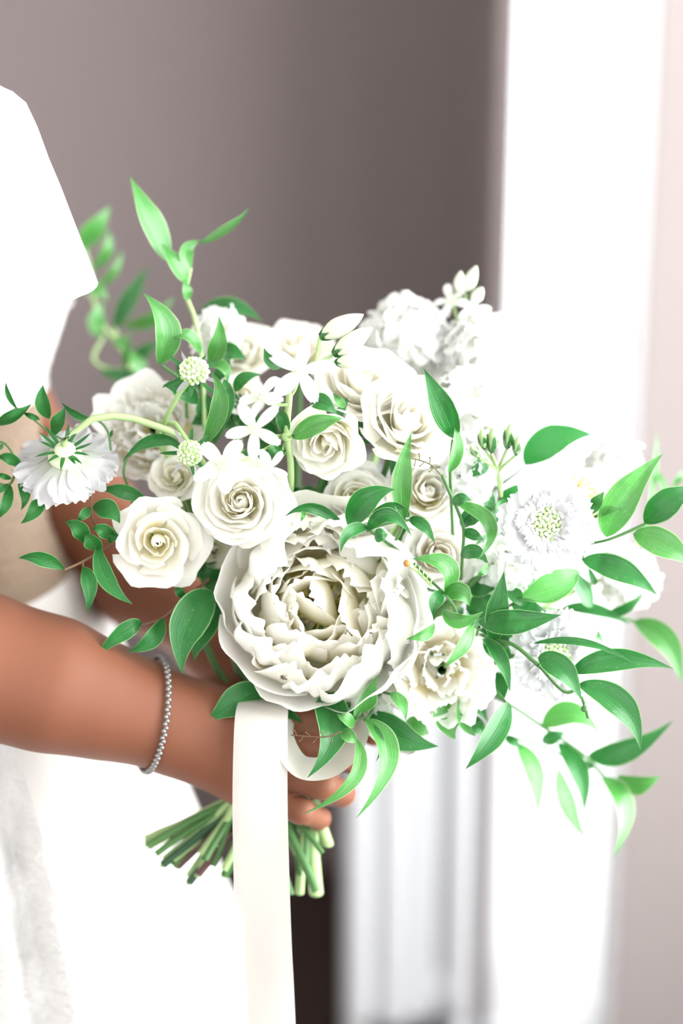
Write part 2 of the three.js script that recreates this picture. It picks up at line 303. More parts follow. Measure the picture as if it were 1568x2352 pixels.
{ // the gown: bodice and skirt are turned round her body, their front edge following the profile
  const dress = new THREE.Group(); dress.name = 'dress'; dress.userData.label = 'white gown with lace bodice'; person.add(dress);
  const loft = (rows, n, seg, fn) => {        // rows: [y, front x, half depth along x, half width along z]
    const at = (t) => { const k = t * (rows.length - 1), i = Math.min(rows.length - 2, Math.floor(k)), f = k - i, e = f; return rows[i].map((a, j) => mix(a, rows[i + 1][j], e)); };
    return inPerson(surf(n, seg, (u, v) => { const [y, xf, a, b] = at(v), th = u * Math.PI, c = fn ? fn(th, v) : 0; return [xf - a + (a + c) * Math.cos(th), y, TZ + (b + c) * Math.sin(th)]; }, [2.4, 2.4]));
  };
  const row = (px, py, a, b) => { const q = PZ(px, py, TZ); return [q.y, q.x, a, b]; };
  const bodiceRows = [[1.385, torsoX + 0.045, 0.05, 0.09], [1.355, torsoX + 0.075, 0.085, 0.13], row(170, 620, 0.12, 0.138), row(150, 700, 0.125, 0.137), row(128, 770, 0.12, 0.132), row(102, 850, 0.115, 0.128), row(92, 920, 0.112, 0.125), row(87, 1010, 0.11, 0.124), row(86, 1100, 0.112, 0.126), row(94, 1160, 0.116, 0.13), row(112, 1215, 0.122, 0.135), row(150, 1275, 0.132, 0.143), row(180, 1312, 0.14, 0.15)];
  part('bodice', loft(bodiceRows, 72, 60, (th, v) => 0.0012 * Math.sin(th * 60) * Math.sin(v * 160)), M.laceNudeShaded, dress, 'fitted nude-lined lace bodice, shade of the bouquet painted into its tan');
  part('lit_lace_cap', loft([[1.35, torsoX + 0.085, 0.095, 0.146], row(176, 620, 0.126, 0.152), row(156, 700, 0.13, 0.15), row(134, 770, 0.126, 0.145), row(108, 850, 0.12, 0.14), row(99, 900, 0.118, 0.137)], 120, 30, (th, v) => v > 0.97 ? 0.003 * Math.abs(Math.sin(th * 22)) : 0.001 * Math.sin(th * 50) * Math.sin(v * 60)), M.lace, dress, 'white lace layer below the sleeve, added for the lit top of the bodice');  // added layer: daylight on the upper bodice put into its white
  const last = row(600, 2352, 0.33, 0.33), slope = (last[1] - row(540, 2160, 0, 0)[1]) / (row(540, 2160, 0, 0)[0] - last[0]);
  const skirtRows = [row(172, 1300, 0.137, 0.147), row(200, 1335, 0.145, 0.155), row(230, 1386, 0.155, 0.163), row(254, 1450, 0.165, 0.17), row(278, 1505, 0.175, 0.178), row(345, 1660, 0.2, 0.195), row(405, 1800, 0.225, 0.215), row(432, 1880, 0.24, 0.228), row(480, 2015, 0.265, 0.25), row(540, 2160, 0.295, 0.28), last, [0.02, last[1] + slope * (last[0] - 0.02) * 0.8, 0.45, 0.45]];
  part('skirt', loft(skirtRows, 160, 60, (th, v) => smooth(0.1, 0.9, v) * (0.010 * Math.sin(th * 9 + 1) + 0.005 * Math.sin(th * 17 + 3 * v))), M.dressSatin, dress, 'plain white satin skirt flaring to the floor');
  // lace over-skirt panel: lies over the near side of the skirt, its free edge falling down towards the front hem
  const edge = (v) => mix(-10, 250, Math.pow(v, 0.8));
  part('lace_overskirt', inPerson(surf(70, 70, (u, v) => {
    const py = mix(1600, 2600, v), s = (u + 1) / 2, px = mix(-420, edge(v), s), z = mix(-0.055, 0.055, v) - 0.13 * Math.pow(1 - s, 2.2) + 0.012 * Math.sin(s * 26 + 2 * v) * smooth(0, 0.4, v) + 0.006 * noise(s * 14, v * 14, 2);
    const q = PZ(px + 10 * noise(1, v * 9, 3), py, z); return [q.x, q.y, q.z];
  }, [2, 3])), M.lace, dress, 'draped lace over-skirt with a free edge');
  // the wide short sleeve, and its far twin
  const sleeve = (zc, px) => {
    const rows = px.map(([x, y, a, b]) => { const q = PZ(x, y, zc); return [q.y, q.x, a, b]; });
    const at = (t) => { const k = t * (rows.length - 1), i = Math.min(rows.length - 2, Math.floor(k)), f = k - i; return rows[i].map((a, j) => mix(a, rows[i + 1][j], f)); };
    part('sleeve', inPerson(surf(56, 40, (u, v) => { const [y, xf, a, b] = at(v), th = u * Math.PI; return [xf - a + a * Math.cos(th), y - 0.055 * (1 - Math.cos(th)) / 2 * v * v + 0.002 * noise(th * 3, v * 3, 1), zc + b * Math.sin(th) + 0.004 * v * Math.sin(th * 7)]; }, [1, 1])), M.dressSatin, dress, 'wide short satin sleeve');
  };
  const sl = [[-6, 196, 0.006, 0.006], [28, 212, 0.03, 0.03], [58, 240, 0.05, 0.045], [84, 300, 0.066, 0.056], [110, 370, 0.08, 0.062], [136, 430, 0.088, 0.066], [163, 500, 0.096, 0.07], [196, 585, 0.106, 0.074], [222, 655, 0.115, 0.08]];
  sleeve(TZ + 0.16, sl);
  sleeve(TZ - 0.17, sl.map(([x, y, a, b]) => [x - 60, y + 40, a, b]));
}
{ // bracelet
  const c = P(348, 1640, -0.035), axis = P(420, 1662, -0.036).sub(P(300, 1625, -0.03)).normalize();
  const b = thing('bracelet', 'thin grey beaded bracelet round the wrist of the front arm', 'bracelet', c);
  const up = DIR(0.12, 1, 0), side = V3().crossVectors(axis, up).normalize(), up2 = V3().crossVectors(side, axis).normalize(), bead = new THREE.IcosahedronGeometry(0.0017, 1);
  for (let i = 0; i < 104; i++) { const a = i / 104 * Math.PI * 2, m = part('bead', bead, M.metal, b); m.position.copy(up2).multiplyScalar(Math.cos(a) * 0.0365).addScaledVector(side, Math.sin(a) * 0.036).addScaledVector(axis, -0.006 * Math.cos(a) + 0.006 * Math.sin(a) + 0.0012 * (i % 2)); }
}

// ---------------------------------------------------------------- petals and flowers
const IVORY = [0.965, 0.958, 0.925], CREAM = [0.955, 0.925, 0.76], WHITE = [0.955, 0.955, 0.95], BUTTER = [0.94, 0.86, 0.48], GREENISH = [0.72, 0.78, 0.45];
// a petal in the flower's own axes: y is the flower's axis, theta its bearing; angles measured up from the flower's plane
function petal(o) {
  const { L, w, e0, e1, roll = 0, cup = 0, ruffle = 0, freq = 2.5, id = 0, baseW = 0.25, tip = 0.35, r0 = 0, y0 = 0, theta = 0, nu = 10, nv = 12, notch = 0, twist = 0, tone = [CREAM, IVORY], toneAt = 0.35, wide = 0.62, lean = 0 } = o;
  const sp = [[r0, y0, e0]]; let r = r0, y = y0; const K = nv * 2;
  for (let i = 1; i <= K; i++) { const t = i / K, a = e0 + (e1 - e0) * t + roll * Math.pow(Math.max(0, (t - 0.65) / 0.35), 1.6); r += Math.cos(a) * L / K; y += Math.sin(a) * L / K; sp.push([r, y, a]); }
  const ct = Math.cos(theta), st = Math.sin(theta);
  return surf(nu, nv, (u, v) => {
    const ragged = 1 - notch * (0.5 + 0.5 * Math.sin(u * 9 + id * 3)) * (0.6 + 0.8 * Math.abs(noise(u * 5, id, 3))) - 0.10 * u * u;
    const t = v * clamp(ragged, 0.3, 1), k = t * K, i = Math.min(K - 1, Math.floor(k)), f = k - i;
    const a = mix(sp[i][2], sp[i + 1][2], f), pr = mix(sp[i][0], sp[i + 1][0], f), py = mix(sp[i][1], sp[i + 1][1], f);
    let hw = w / 2 * (v < wide ? mix(baseW, 1, Math.sin(v / wide * Math.PI / 2)) : Math.sqrt(Math.max(0, 1 - Math.pow((v - wide) / (1 - wide), 2) * (1 - tip * tip))));
    const s = u * hw, ang = s * cup; let x = cup ? Math.sin(ang) / cup : s, n = cup ? (1 - Math.cos(ang)) / cup : 0;
    n += ruffle * w * Math.pow(v, 1.4) * (0.35 + 0.65 * Math.abs(u)) * 2 * noise(u * freq + id * 7.3, v * freq * 0.8, id * 1.7);
    const tw = twist * v, x2 = x * Math.cos(tw) - n * Math.sin(tw), n2 = x * Math.sin(tw) + n * Math.cos(tw);
    const R = pr - Math.sin(a) * n2, Y = py + Math.cos(a) * n2, X = x2 + lean * v * L;
    const q = smooth(0, toneAt * 2, v + 0.06 * noise(u * 3, v * 3, id));
    return [R * ct - X * st, Y, R * st + X * ct, mix(tone[0][0], tone[1][0], q), mix(tone[0][1], tone[1][1], q), mix(tone[0][2], tone[1][2], q)];
  });
}
// a petal as a piece of a cup turned round the flower's axis (roses, the guard petals of a peony)
function cupPetal(o) {
  const { R, h, theta, span, spiral = 0.05, lip = 0, ruffle = 0.03, id = 0, close = 0, rim = 0.28, y0 = 0, nu = 14, nv = 12, tone = [CREAM, IVORY], bell = 0.55, toneAt = 0.45, point = 0 } = o;
  return surf(nu, nv, (u, v) => {
    const top = 1 - rim * Math.pow(Math.abs(u), 2.3) + 0.07 * noise(u * 2.3, id * 3.1, 1) + point * Math.exp(-u * u * 30), t = v * top;
    let rho = R * Math.pow(Math.sin(clamp(t * 1.35 + 0.06, 0, 1.57)), bell) * (1 - close * t * t * t) * (1 + spiral * u), y = y0 + h * t;
    const q = Math.max(0, (v - 0.62) / 0.38); const lq = lip * q * q * (0.9 - 0.3 * u * u + 0.5 * noise(u * 2, id, 7));
    rho += lq; y -= lq * 0.75 * q;
    const nn = ruffle * R * (0.3 + v * v) * 2 * noise(u * 2.2 + id * 5.1, v * 2.0, id * 2.3);
    rho += nn; y += 0.5 * nn * v;
    const a = theta + u * span * (1 - 0.25 * (1 - v)), k = smooth(0, toneAt * 2, v + 0.05 * noise(u * 3, v * 3, id));
    return [rho * Math.cos(a), y, rho * Math.sin(a), mix(tone[0][0], tone[1][0], k), mix(tone[0][1], tone[1][1], k), mix(tone[0][2], tone[1][2], k)];
  });
}
const BIND = [628, 1752, -0.068];
const ENDS = [[338, 1940], [372, 1985], [398, 1990], [432, 2026], [452, 2012], [470, 1975], [512, 2012], [530, 1996], [415, 1955], [560, 2040], [690, 2010], [726, 2048], [752, 1935], [706, 1975], [600, 2050], [640, 2030], [668, 2055], [358, 1962], [740, 1960], [490, 1990]];
let endAt = 0;
const headOf = (f) => f;
// a flower stands at its head, turned so that its own y axis is its face
function flower(name, label, category, px, py, d, face, spin = 0, group = 'flowers of the bridal bouquet') {
  const o = thing(name, label, category, P(px, py, d), group);
  const q = new THREE.Quaternion().setFromUnitVectors(V3(0, 1, 0), DIR(...face)); o.quaternion.copy(q).multiply(new THREE.Quaternion().setFromAxisAngle(V3(0, 1, 0), spin));
  o.updateMatrixWorld(true);
  return o;
}
const local = (o, g) => g.applyMatrix4(o.matrixWorld.clone().invert());
function stemOf(o, back = 0.02, mat = M.stem, r = 0.0024, via = null) {     // from the head down through the hand to a cut end
  seed(900 + endAt * 17);
  const axis = V3(0, 1, 0).applyQuaternion(o.quaternion), p0 = o.position.clone(), [ex, ey] = ENDS[endAt % ENDS.length], k = Math.floor(endAt / ENDS.length); endAt++;
  const jit = () => rr(-1, 1);
  const b = P(BIND[0] + 42 * jit(), BIND[1] + 10 * jit(), BIND[2] + 0.013 * jit()), e = P(ex + k * 9 * jit(), ey - 14 * k, -0.075 + 0.03 * jit());
  const p1 = p0.clone().addScaledVector(axis, -back), p2 = p1.clone().lerp(b, 0.55).addScaledVector(axis, -0.012);
  part('stem', local(o, tube([p0, p1, ...(via ? via : [p2]), b, e], r, 36, 7)), mat, o);
}
function sepals(o, r, y, n, len, mat = LEAF.m) {
  for (let i = 0; i < n; i++) part('sepal', petal({ L: len, w: len * 0.32, e0: -0.5, e1: rr(-1.2, 0.2), theta: i / n * 6.283 + 0.3, r0: r, y0: y, tip: 0.02, baseW: 0.7, wide: 0.3, nu: 4, nv: 7, tone: [IVORY, IVORY] }), mat, o);
}
function rose(label, px, py, d, Rpx, face, opt = {}) {
  const { n = 26, sd = 1, spin = 0, tall = 1.05, open = 1, tone = [CREAM, [0.963, 0.95, 0.895]], name = 'white_rose', closed = 0.34, inner = BUTTER, stemMat = M.stem, group } = opt;
  const R = Rpx * S, o = flower(name, label, 'rose', px, py, d, face, spin, group); seed(sd * 131);
  const h = R * tall;
  for (let i = 0; i < n; i++) {
    const f = i / (n - 1), Rf = R * (0.1 + 0.84 * Math.pow(f, 0.8)) * rr(0.95, 1.05);
    part('petal', cupPetal({ R: Rf, h: h * (f < 0.14 ? 0.84 : 1.0 - 0.30 * f * open) * rr(0.95, 1.05), y0: -h * 0.55, theta: i * 2.4 + rr(-0.2, 0.2), span: f < 0.14 ? 2.6 : mix(1.7, 1.0, Math.pow(f, 0.5)), spiral: mix(0.22, 0.07, f), lip: R * mix(0.02, 0.22, f * f) * open * rr(0.6, 1.4), ruffle: mix(0.07, 0.05, f), id: sd * 10 + i, close: f < 0.14 ? 0.93 : mix(Math.max(closed, 0.7), closed * 0.1, Math.min(1, f * 2.2)), rim: mix(0.25, 0.42, f), bell: mix(0.8, 0.45, f), tone: [f < 0.45 ? inner : tone[0], tone[1]], toneAt: mix(0.55, 0.3, f), point: f > 0.4 ? rr(0, 0.1) : 0 }), M.petal, o);
  }
  seed(sd * 77); sepals(o, R * 0.25, -h * 0.5, 5, R * 0.7);
  part('hip', new THREE.SphereGeometry(R * 0.28, 12, 8).scale(1, 0.8, 1).translate(0, -h * 0.58, 0), M.stem, o);
  stemOf(o, h * 0.7, stemMat);
  return o;
}

// the large peony
{
  const o = flower('peony', 'largest bloom, open double white peony with ruffled petals and pale yellow heart', 'peony', 738, 1390, -0.014, [-0.02, 0.12, 1], 0.4);
  const R = 0.07; seed(42);
  for (let k = 0; k < 9; k++) part('petal', cupPetal({ R: R * rr(0.95, 1.03), h: 0.064 * rr(0.92, 1.06), y0: -0.048, theta: k * 2.4 + 0.4, span: rr(0.62, 0.8), spiral: 0.06, lip: rr(-0.012, 0.002), ruffle: 0.03, id: k, rim: 0.3, bell: 0.5, nu: 20, nv: 18, toneAt: 0.25, tone: [CREAM, IVORY] }), M.petal, o);
  for (let k = 0; k < 9; k++) part('petal', cupPetal({ R: R * rr(0.84, 0.93), h: 0.07 * rr(0.9, 1.05), y0: -0.046, theta: k * 2.4 + 1.1, span: rr(0.4, 0.62), spiral: 0.12, lip: rr(-0.026, -0.01), ruffle: 0.06, id: 20 + k, rim: 0.34, bell: 0.5, nu: 20, nv: 18, toneAt: 0.42, tone: [CREAM, IVORY] }), M.petal, o);
  const N = 60;
  for (let i = 0; i < N; i++) {
    const q = Math.sqrt((i + 0.4) / N), th = i * 2.39996 + rr(-0.3, 0.3), L = mix(0.048, 0.056, q) * rr(0.85, 1.15);
    const e0 = mix(1.35, 0.95, q) + rr(-0.12, 0.12), e1 = mix(1.9, 2.5, q) + rr(-0.45, 0.35);
    part('petal', petal({ L, w: rr(0.026, 0.044), e0, e1, roll: rr(-1.0, 0.5), cup: rr(5, 48), ruffle: rr(0.05, 0.15), freq: rr(1.0, 1.9), id: i, r0: 0.003 + 0.046 * q, y0: -0.032 + 0.006 * (1 - q), theta: th, notch: rr(0.0, 0.12), tip: rr(0.3, 0.6), twist: rr(-0.45, 0.45), nu: 14, nv: 16, baseW: 0.5, wide: 0.66, tone: [i % 3 && i > 16 ? CREAM : BUTTER, IVORY], toneAt: i > 16 ? 0.55 : 0.56, lean: rr(-0.25, 0.25) }), M.petal, o);
  }
  for (let i = 0; i < 5; i++) part('carpel', petal({ L: 0.024, w: 0.008, e0: 1.5, e1: 1.4, cup: 180, theta: i * 1.257, r0: 0.004, y0: -0.03, tip: 0.1, nu: 5, nv: 7, tone: [GREENISH, GREENISH] }), M.petal, o, 'yellow-green carpel');
  for (let i = 0; i < 22; i++) part('stamen', tube([V3(0.006 * Math.cos(i * 2.4), -0.03, 0.006 * Math.sin(i * 2.4)), V3(0.011 * Math.cos(i * 2.4), -0.014, 0.011 * Math.sin(i * 2.4)), V3(0.015 * Math.cos(i * 2.4), -0.004, 0.015 * Math.sin(i * 2.4))], 0.0007, 6, 5), M.yellow, o);
  seed(8); sepals(o, 0.015, -0.045, 5, 0.03);
  stemOf(o, 0.06, M.stemPale, 0.0045);
  const bug = thing('beetle', 'tiny dark beetle sitting on the rim of the large peony', 'beetle', P(650, 1556, 0.046));
  part('body', new THREE.SphereGeometry(0.0014, 10, 8).scale(1.4, 0.8, 0.9).rotateZ(-0.6), M.seedDark, bug);
  part('head', new THREE.SphereGeometry(0.0007, 8, 6).translate(0.0019, -0.0012, 0), M.seedDark, bug);
  for (const k of [-1, 0, 1]) for (const s of [-1, 1]) part('leg', tube([V3(k * 0.0007, -k * 0.0004, 0), V3(k * 0.0009 + s * 0.0006, s * 0.001 - k * 0.0004, 0.0003), V3(k * 0.0012 + s * 0.001, s * 0.0018, -0.0006)], 0.00014, 4, 4), M.seedDark, bug);
}
function ruffled(label, name, category, px, py, d, Rpx, face, opt = {}) {        // smaller, looser many-petalled blooms
  const { n = 40, guard = 8, sd = 3, tone = [CREAM, IVORY], heart = BUTTER, notch = 0.15, dome = 1, stemMat = M.stem, group } = opt;
  const R = Rpx * S, o = flower(name, label, category, px, py, d, face, 0, group); seed(sd * 53);
  for (let k = 0; k < guard; k++) part('petal', cupPetal({ R: R * rr(0.92, 1.04), h: R * rr(0.7, 0.95), y0: -R * 0.6, theta: k * 2.4, span: rr(0.6, 0.8), lip: R * rr(-0.05, 0.12), ruffle: 0.08, id: sd * 40 + k, bell: 0.5, tone }), M.petal, o);
  for (let i = 0; i < n; i++) {
    const q = Math.sqrt((i + 1) / (n + 1));
    part('petal', petal({ L: R * mix(0.75, 0.6, q) * rr(0.8, 1.2) * dome, w: R * rr(0.4, 0.7), e0: mix(1.5, 0.95, q), e1: mix(1.7, 1.0, q) + rr(-0.5, 0.5), roll: rr(-0.8, 0.6), cup: rr(-0.3, 1.6) / R * 0.6, ruffle: rr(0.1, 0.25), id: sd * 90 + i, r0: R * 0.62 * q, y0: -R * 0.42, theta: i * 2.4 + rr(-0.2, 0.2), notch: rr(0, notch), tip: rr(0.4, 0.7), twist: rr(-0.4, 0.4), baseW: 0.45, tone: [i % 2 ? tone[0] : heart, tone[1]] }), M.petal, o);
  }
  sepals(o, R * 0.2, -R * 0.55, 5, R * 0.5);
  stemOf(o, R * 0.8, stemMat, 0.003);
  return o;
}
// roses
rose('cream rose with a spiral heart and worn outer petals, above the far forearm', 362, 1245, -0.004, 106, [0.12, -0.06, 1], { sd: 1, n: 17, tall: 1.1, spin: 0.5, open: 1.1 });
rose('cream many-petalled garden rose with a tightly packed heart, touching the large peony', 553, 1152, 0.0, 106, [-0.05, 0.12, 1], { sd: 2, n: 36, tall: 0.95, spin: 2.1, closed: 0.2 });
rose('small half-hidden cream rose tucked above the spiral-hearted rose', 402, 1092, -0.035, 66, [-0.2, 0.25, 1], { sd: 3, n: 18 });
rose('closed greenish white rosebud in shade under the garden rose', 492, 1262, -0.05, 50, [0.1, -0.2, 1], { sd: 4, n: 14, closed: 0.6, open: 0.3 });
rose('white goblet-shaped rose with folded lower petals beside the furry stem', 750, 1012, 0.0, 92, [-0.16, -0.42, 0.9], { sd: 5, n: 22, tall: 1.5, open: 0.7 });
rose('butter-yellow hearted rose behind the dark green leaf above the peony', 815, 1150, -0.03, 88, [-0.05, 0.05, 1], { sd: 6, n: 24, tone: [BUTTER, IVORY] });
rose('bright white open rose in full daylight at the crown of the bouquet', 842, 880, -0.035, 118, [0.15, 0.62, 0.8], { sd: 7, n: 28, inner: CREAM });
rose('bright white full rose behind the upright pale leaf', 945, 965, -0.02, 122, [0.3, 0.4, 0.85], { sd: 8, n: 28, inner: CREAM });
rose('white rose with a yellow heart behind the upright bright green leaf', 985, 1128, -0.028, 96, [0.1, 0.2, 1], { sd: 9, n: 24, tone: [BUTTER, IVORY] });
rose('half-covered cream rose with an amber heart wedged beside the peony', 1005, 1275, -0.03, 92, [0.1, 0.1, 1], { sd: 10, n: 24, tone: [CREAM, IVORY], inner: [0.8, 0.62, 0.3] });
ruffled('loose cream garden rose with wavy petals at the lower edge of the bouquet', 'garden_rose', 'rose', 1015, 1540, -0.015, 122, [0.15, -0.1, 1], { sd: 11, n: 26, tone: [[0.86, 0.8, 0.62], IVORY], heart: [0.85, 0.74, 0.45], notch: 0.1 });
rose('plain white rose petals opening right below the peony edge', 915, 1545, -0.03, 80, [0.1, -0.3, 0.9], { sd: 12, n: 14 });
ruffled('pale lemon ruffled bloom behind the drooping scabious', 'carnation', 'carnation', 352, 985, -0.065, 132, [-0.15, 0.3, 0.9], { sd: 13, n: 46, tone: [CREAM, IVORY], notch: 0.3 });
rose('soft yellow rose at the top of the bouquet against the taupe wall', 690, 795, -0.1, 84, [0.05, 0.6, 0.8], { sd: 14, n: 22 });
rose('blurred white rose near the top under the arching green leaf', 560, 800, -0.09, 76, [-0.1, 0.5, 0.9], { sd: 15, n: 20, inner: CREAM });
rose('yellow rose half hidden behind the flat open scabious', 1350, 1135, -0.075, 72, [0.3, 0.15, 0.9], { sd: 16, n: 20, tone: [BUTTER, CREAM] });
rose('small shaded ivory rose beneath the upper scabious bud', 560, 905, -0.05, 58, [-0.1, 0.3, 1], { sd: 17, n: 18 });

// scabious
function scabious(label, px, py, d, Rpx, face, opt = {}) {
  const { sd = 1, up = 0, spin = 0, via, mat = M.stem, bracts = false, r = 0.0019 } = opt;
  const R = Rpx * S, o = flower('scabious', label, 'scabious', px, py, d, face, spin); seed(sd * 211);
  const T2 = [[0.68, 0.71, 0.62], [0.74, 0.74, 0.75]];
  for (let i = 0; i < 17; i++) {
    const th = i / 17 * 6.283 + rr(-0.1, 0.1);
    part('petal', petal({ L: R * rr(0.66, 0.8), w: R * rr(0.5, 0.64), e0: rr(0.15, 0.4) + up, e1: rr(-0.25, 0.25) + up, roll: rr(-0.7, 0.1), cup: rr(-10, 40), ruffle: rr(0.12, 0.26), freq: 2.4, id: sd * 30 + i, r0: R * 0.24, y0: rr(-0.001, 0.002), theta: th, notch: rr(0.04, 0.2), tip: rr(0.6, 0.8), baseW: 0.3, wide: 0.7, tone: T2, nu: 12, nv: 10, twist: rr(-0.4, 0.4) }), M.petal, o);
    part('petal', petal({ L: R * rr(0.4, 0.52), w: R * rr(0.3, 0.42), e0: rr(0.5, 0.9) + up, e1: rr(0.0, 0.6) + up, roll: rr(-0.6, 0.3), cup: rr(-20, 60), ruffle: rr(0.12, 0.24), freq: 3, id: sd * 60 + i, r0: R * 0.2, y0: 0.002, theta: th + 0.2, notch: rr(0.15, 0.4), tip: rr(0.5, 0.8), baseW: 0.3, tone: T2, nu: 9, nv: 8, twist: rr(-0.5, 0.5) }), M.petal, o);
  }
  for (let i = 0; i < 20; i++) part('petal', petal({ L: R * rr(0.16, 0.24), w: R * rr(0.12, 0.2), e0: rr(0.9, 1.4), e1: rr(0.3, 1.2), cup: rr(0, 90), ruffle: 0.2, id: sd * 95 + i, r0: R * rr(0.14, 0.3), y0: 0.0035, theta: i * 2.4, notch: 0.3, tip: 0.7, nu: 6, nv: 6, tone: T2 }), M.petal, o);
  part('receptacle', new THREE.SphereGeometry(R * 0.3, 20, 12).scale(1, 0.5, 1), M.beadPale, o);
  const bg = new THREE.SphereGeometry(R * 0.042, 8, 6);
  for (let i = 0; i < 46; i++) { const q = Math.sqrt((i + 0.5) / 46), th = i * 2.4, m = part('floret_bud', bg, i % 3 ? M.beadPale : M.beadGreen, o); m.position.set(R * 0.3 * q * Math.cos(th), R * (0.15 + 0.04 * (1 - q * q)), R * 0.3 * q * Math.sin(th)); }
  const bn = bracts ? 13 : 9;
  for (let i = 0; i < bn; i++) part('bract', petal({ L: R * rr(0.36, 0.5), w: R * 0.075, e0: -0.4, e1: bracts ? rr(-0.5, 0.35) : -0.2, r0: R * 0.1, y0: -R * 0.14, theta: i / bn * 6.283 + rr(-0.2, 0.2), tip: 0.05, baseW: 0.6, wide: 0.35, nu: 4, nv: 8, cup: 150, tone: [IVORY, IVORY] }), bracts && i % 3 === 0 ? LEAF.m : LEAF.f, o);
  if (bracts) part('calyx', new THREE.SphereGeometry(R * 0.2, 16, 10).scale(1, 0.75, 1).translate(0, -R * 0.12, 0), M.beadPale, o);
  stemOf(o, R * 0.6, mat, r, via);
  return o;
}
scabious('flat open white scabious with a green-beaded centre facing outward', 1252, 1203, 0.02, 122, [0.06, 0.06, 1], { sd: 1, up: 0.12 });
scabious('white scabious hanging below the long dark leaf, partly covered by greenery', 1272, 1500, -0.03, 118, [0.15, -0.15, 1], { sd: 2 });
scabious('drooping white scabious turned away on a bare arching stem over the bodice', 150, 1048, -0.004, 134, [-0.06, -0.66, -0.72], { sd: 3, up: 0.2, bracts: true, mat: M.stemPale, r: 0.0023, via: [P(158, 1016, 0.012), P(180, 982, 0.014), P(212, 962, 0.012), P(255, 955, 0.01), P(310, 962, 0.004), P(365, 982, -0.005), P(420, 1006, -0.015), P(520, 1180, -0.055)] });
function scabiousBud(label, px, py, d, Rpx, face, via, sd) {
  const R = Rpx * S, o = flower('scabious_bud', label, 'flower bud', px, py, d, face); seed(sd * 19);
  part('core', new THREE.SphereGeometry(R * 0.86, 18, 14).scale(1, 0.85, 1), M.beadGreen, o);
  const g = new THREE.SphereGeometry(R * 0.17, 8, 6);
  for (let i = 0; i < 58; i++) { const y = 1 - i / 57 * 1.35, rad = Math.sqrt(Math.max(0, 1 - y * y)), m = part('floret_bud', g, i % 4 ? M.beadPale : M.beadGreen, o); m.position.set(Math.cos(i * 2.4) * rad * R * 0.92, y * R * 0.8, Math.sin(i * 2.4) * rad * R * 0.92); m.scale.setScalar(rr(0.8, 1.2)); }
  for (let i = 0; i < 9; i++) part('bract', petal({ L: R * rr(1.5, 2.2), w: R * 0.34, e0: rr(-0.5, 0.1), e1: rr(-0.6, 0.8), r0: R * 0.5, y0: -R * 0.5, theta: i / 9 * 6.283 + rr(-0.2, 0.2), tip: 0.03, baseW: 0.7, wide: 0.3, nu: 4, nv: 9, cup: 60, tone: [IVORY, IVORY] }), i % 3 ? LEAF.f : LEAF.g, o);
  stemOf(o, R, M.stemPale, 0.0017, via);
}
scabiousBud('pale green scabious bud standing under the tall twin-leafed sprig', 446, 852, 0.01, 33, [0.25, 0.45, 0.85], [P(420, 890, 0.006), P(395, 935, -0.002), P(375, 985, -0.02), P(420, 1180, -0.06)], 1);
scabiousBud('round green scabious bud with spidery bracts above the garden rose', 436, 1040, 0.018, 28, [0.15, -0.1, 1], [P(432, 1020, -0.01), P(405, 975, -0.015), P(372, 968, -0.02), P(365, 1010, -0.035), P(450, 1200, -0.06)], 2);

// star-shaped five-petalled blossoms
function star(label, px, py, d, Rpx, face, sd, opt = {}) {
  const R = Rpx * S, o = flower('star_flower', label, 'star flower', px, py, d, face, sd, opt.group ?? 'white star flowers on the furry stem'); seed(sd * 37);
  for (let i = 0; i < 5; i++) part('petal', petal({ L: R * rr(0.86, 1.02), w: R * rr(0.34, 0.46), e0: 0.45, e1: rr(-0.8, 0.15), roll: rr(-0.7, 0.3), cup: rr(-70, 30), ruffle: 0.07, id: sd * 5 + i, r0: R * 0.08, theta: i * 1.2566 + rr(-0.12, 0.12), tip: 0.6, notch: 0.1, baseW: 0.45, wide: 0.6, nu: 8, nv: 10, tone: [[0.72, 0.78, 0.62], [0.8, 0.8, 0.815]] }), M.petal, o);
  for (let i = 0; i < 5; i++) part('crown_lobe', petal({ L: R * 0.24, w: R * 0.12, e0: 1.3, e1: 1.8, r0: R * 0.1, theta: i * 1.2566 + 0.6, tip: 0.3, nu: 4, nv: 5, tone: [[0.8, 0.86, 0.7], WHITE] }), M.petal, o);
  part('tube', new THREE.CylinderGeometry(R * 0.11, R * 0.07, R * 0.5, 10).translate(0, -R * 0.25, 0), M.beadPale, o);
  const to = P(opt.to?.[0] ?? 662, opt.to?.[1] ?? 1000, opt.to?.[2] ?? 0.0);
  part('flower_stalk', local(o, tube([o.localToWorld(V3(0, -R * 0.45, 0)), o.position.clone().lerp(to, 0.5).add(V3(0, -0.004, -0.006)), to], 0.0011, 10, 6)), M.stemPale, o);
}
star('white star flower with long drooping petals over the garden rose', 512, 1070, 0.035, 78, [-0.1, 0.25, 1], 1);
star('white star flower with rounded petals beside the furry stem', 585, 985, 0.038, 72, [-0.1, 0.1, 1], 2);
star('white star flower with its petals turned to the scabious buds', 600, 912, 0.034, 66, [-0.5, 0.4, 0.8], 3, { to: [662, 930, 0.02] });
star('topmost white star flower on the furry stem below the pointed buds', 690, 852, 0.04, 84, [0.1, 0.1, 1], 4, { to: [664, 915, 0.02] });
star('small white star flower hanging over the rim of the garden rose', 620, 1075, 0.028, 52, [0.4, -0.2, 0.9], 5);
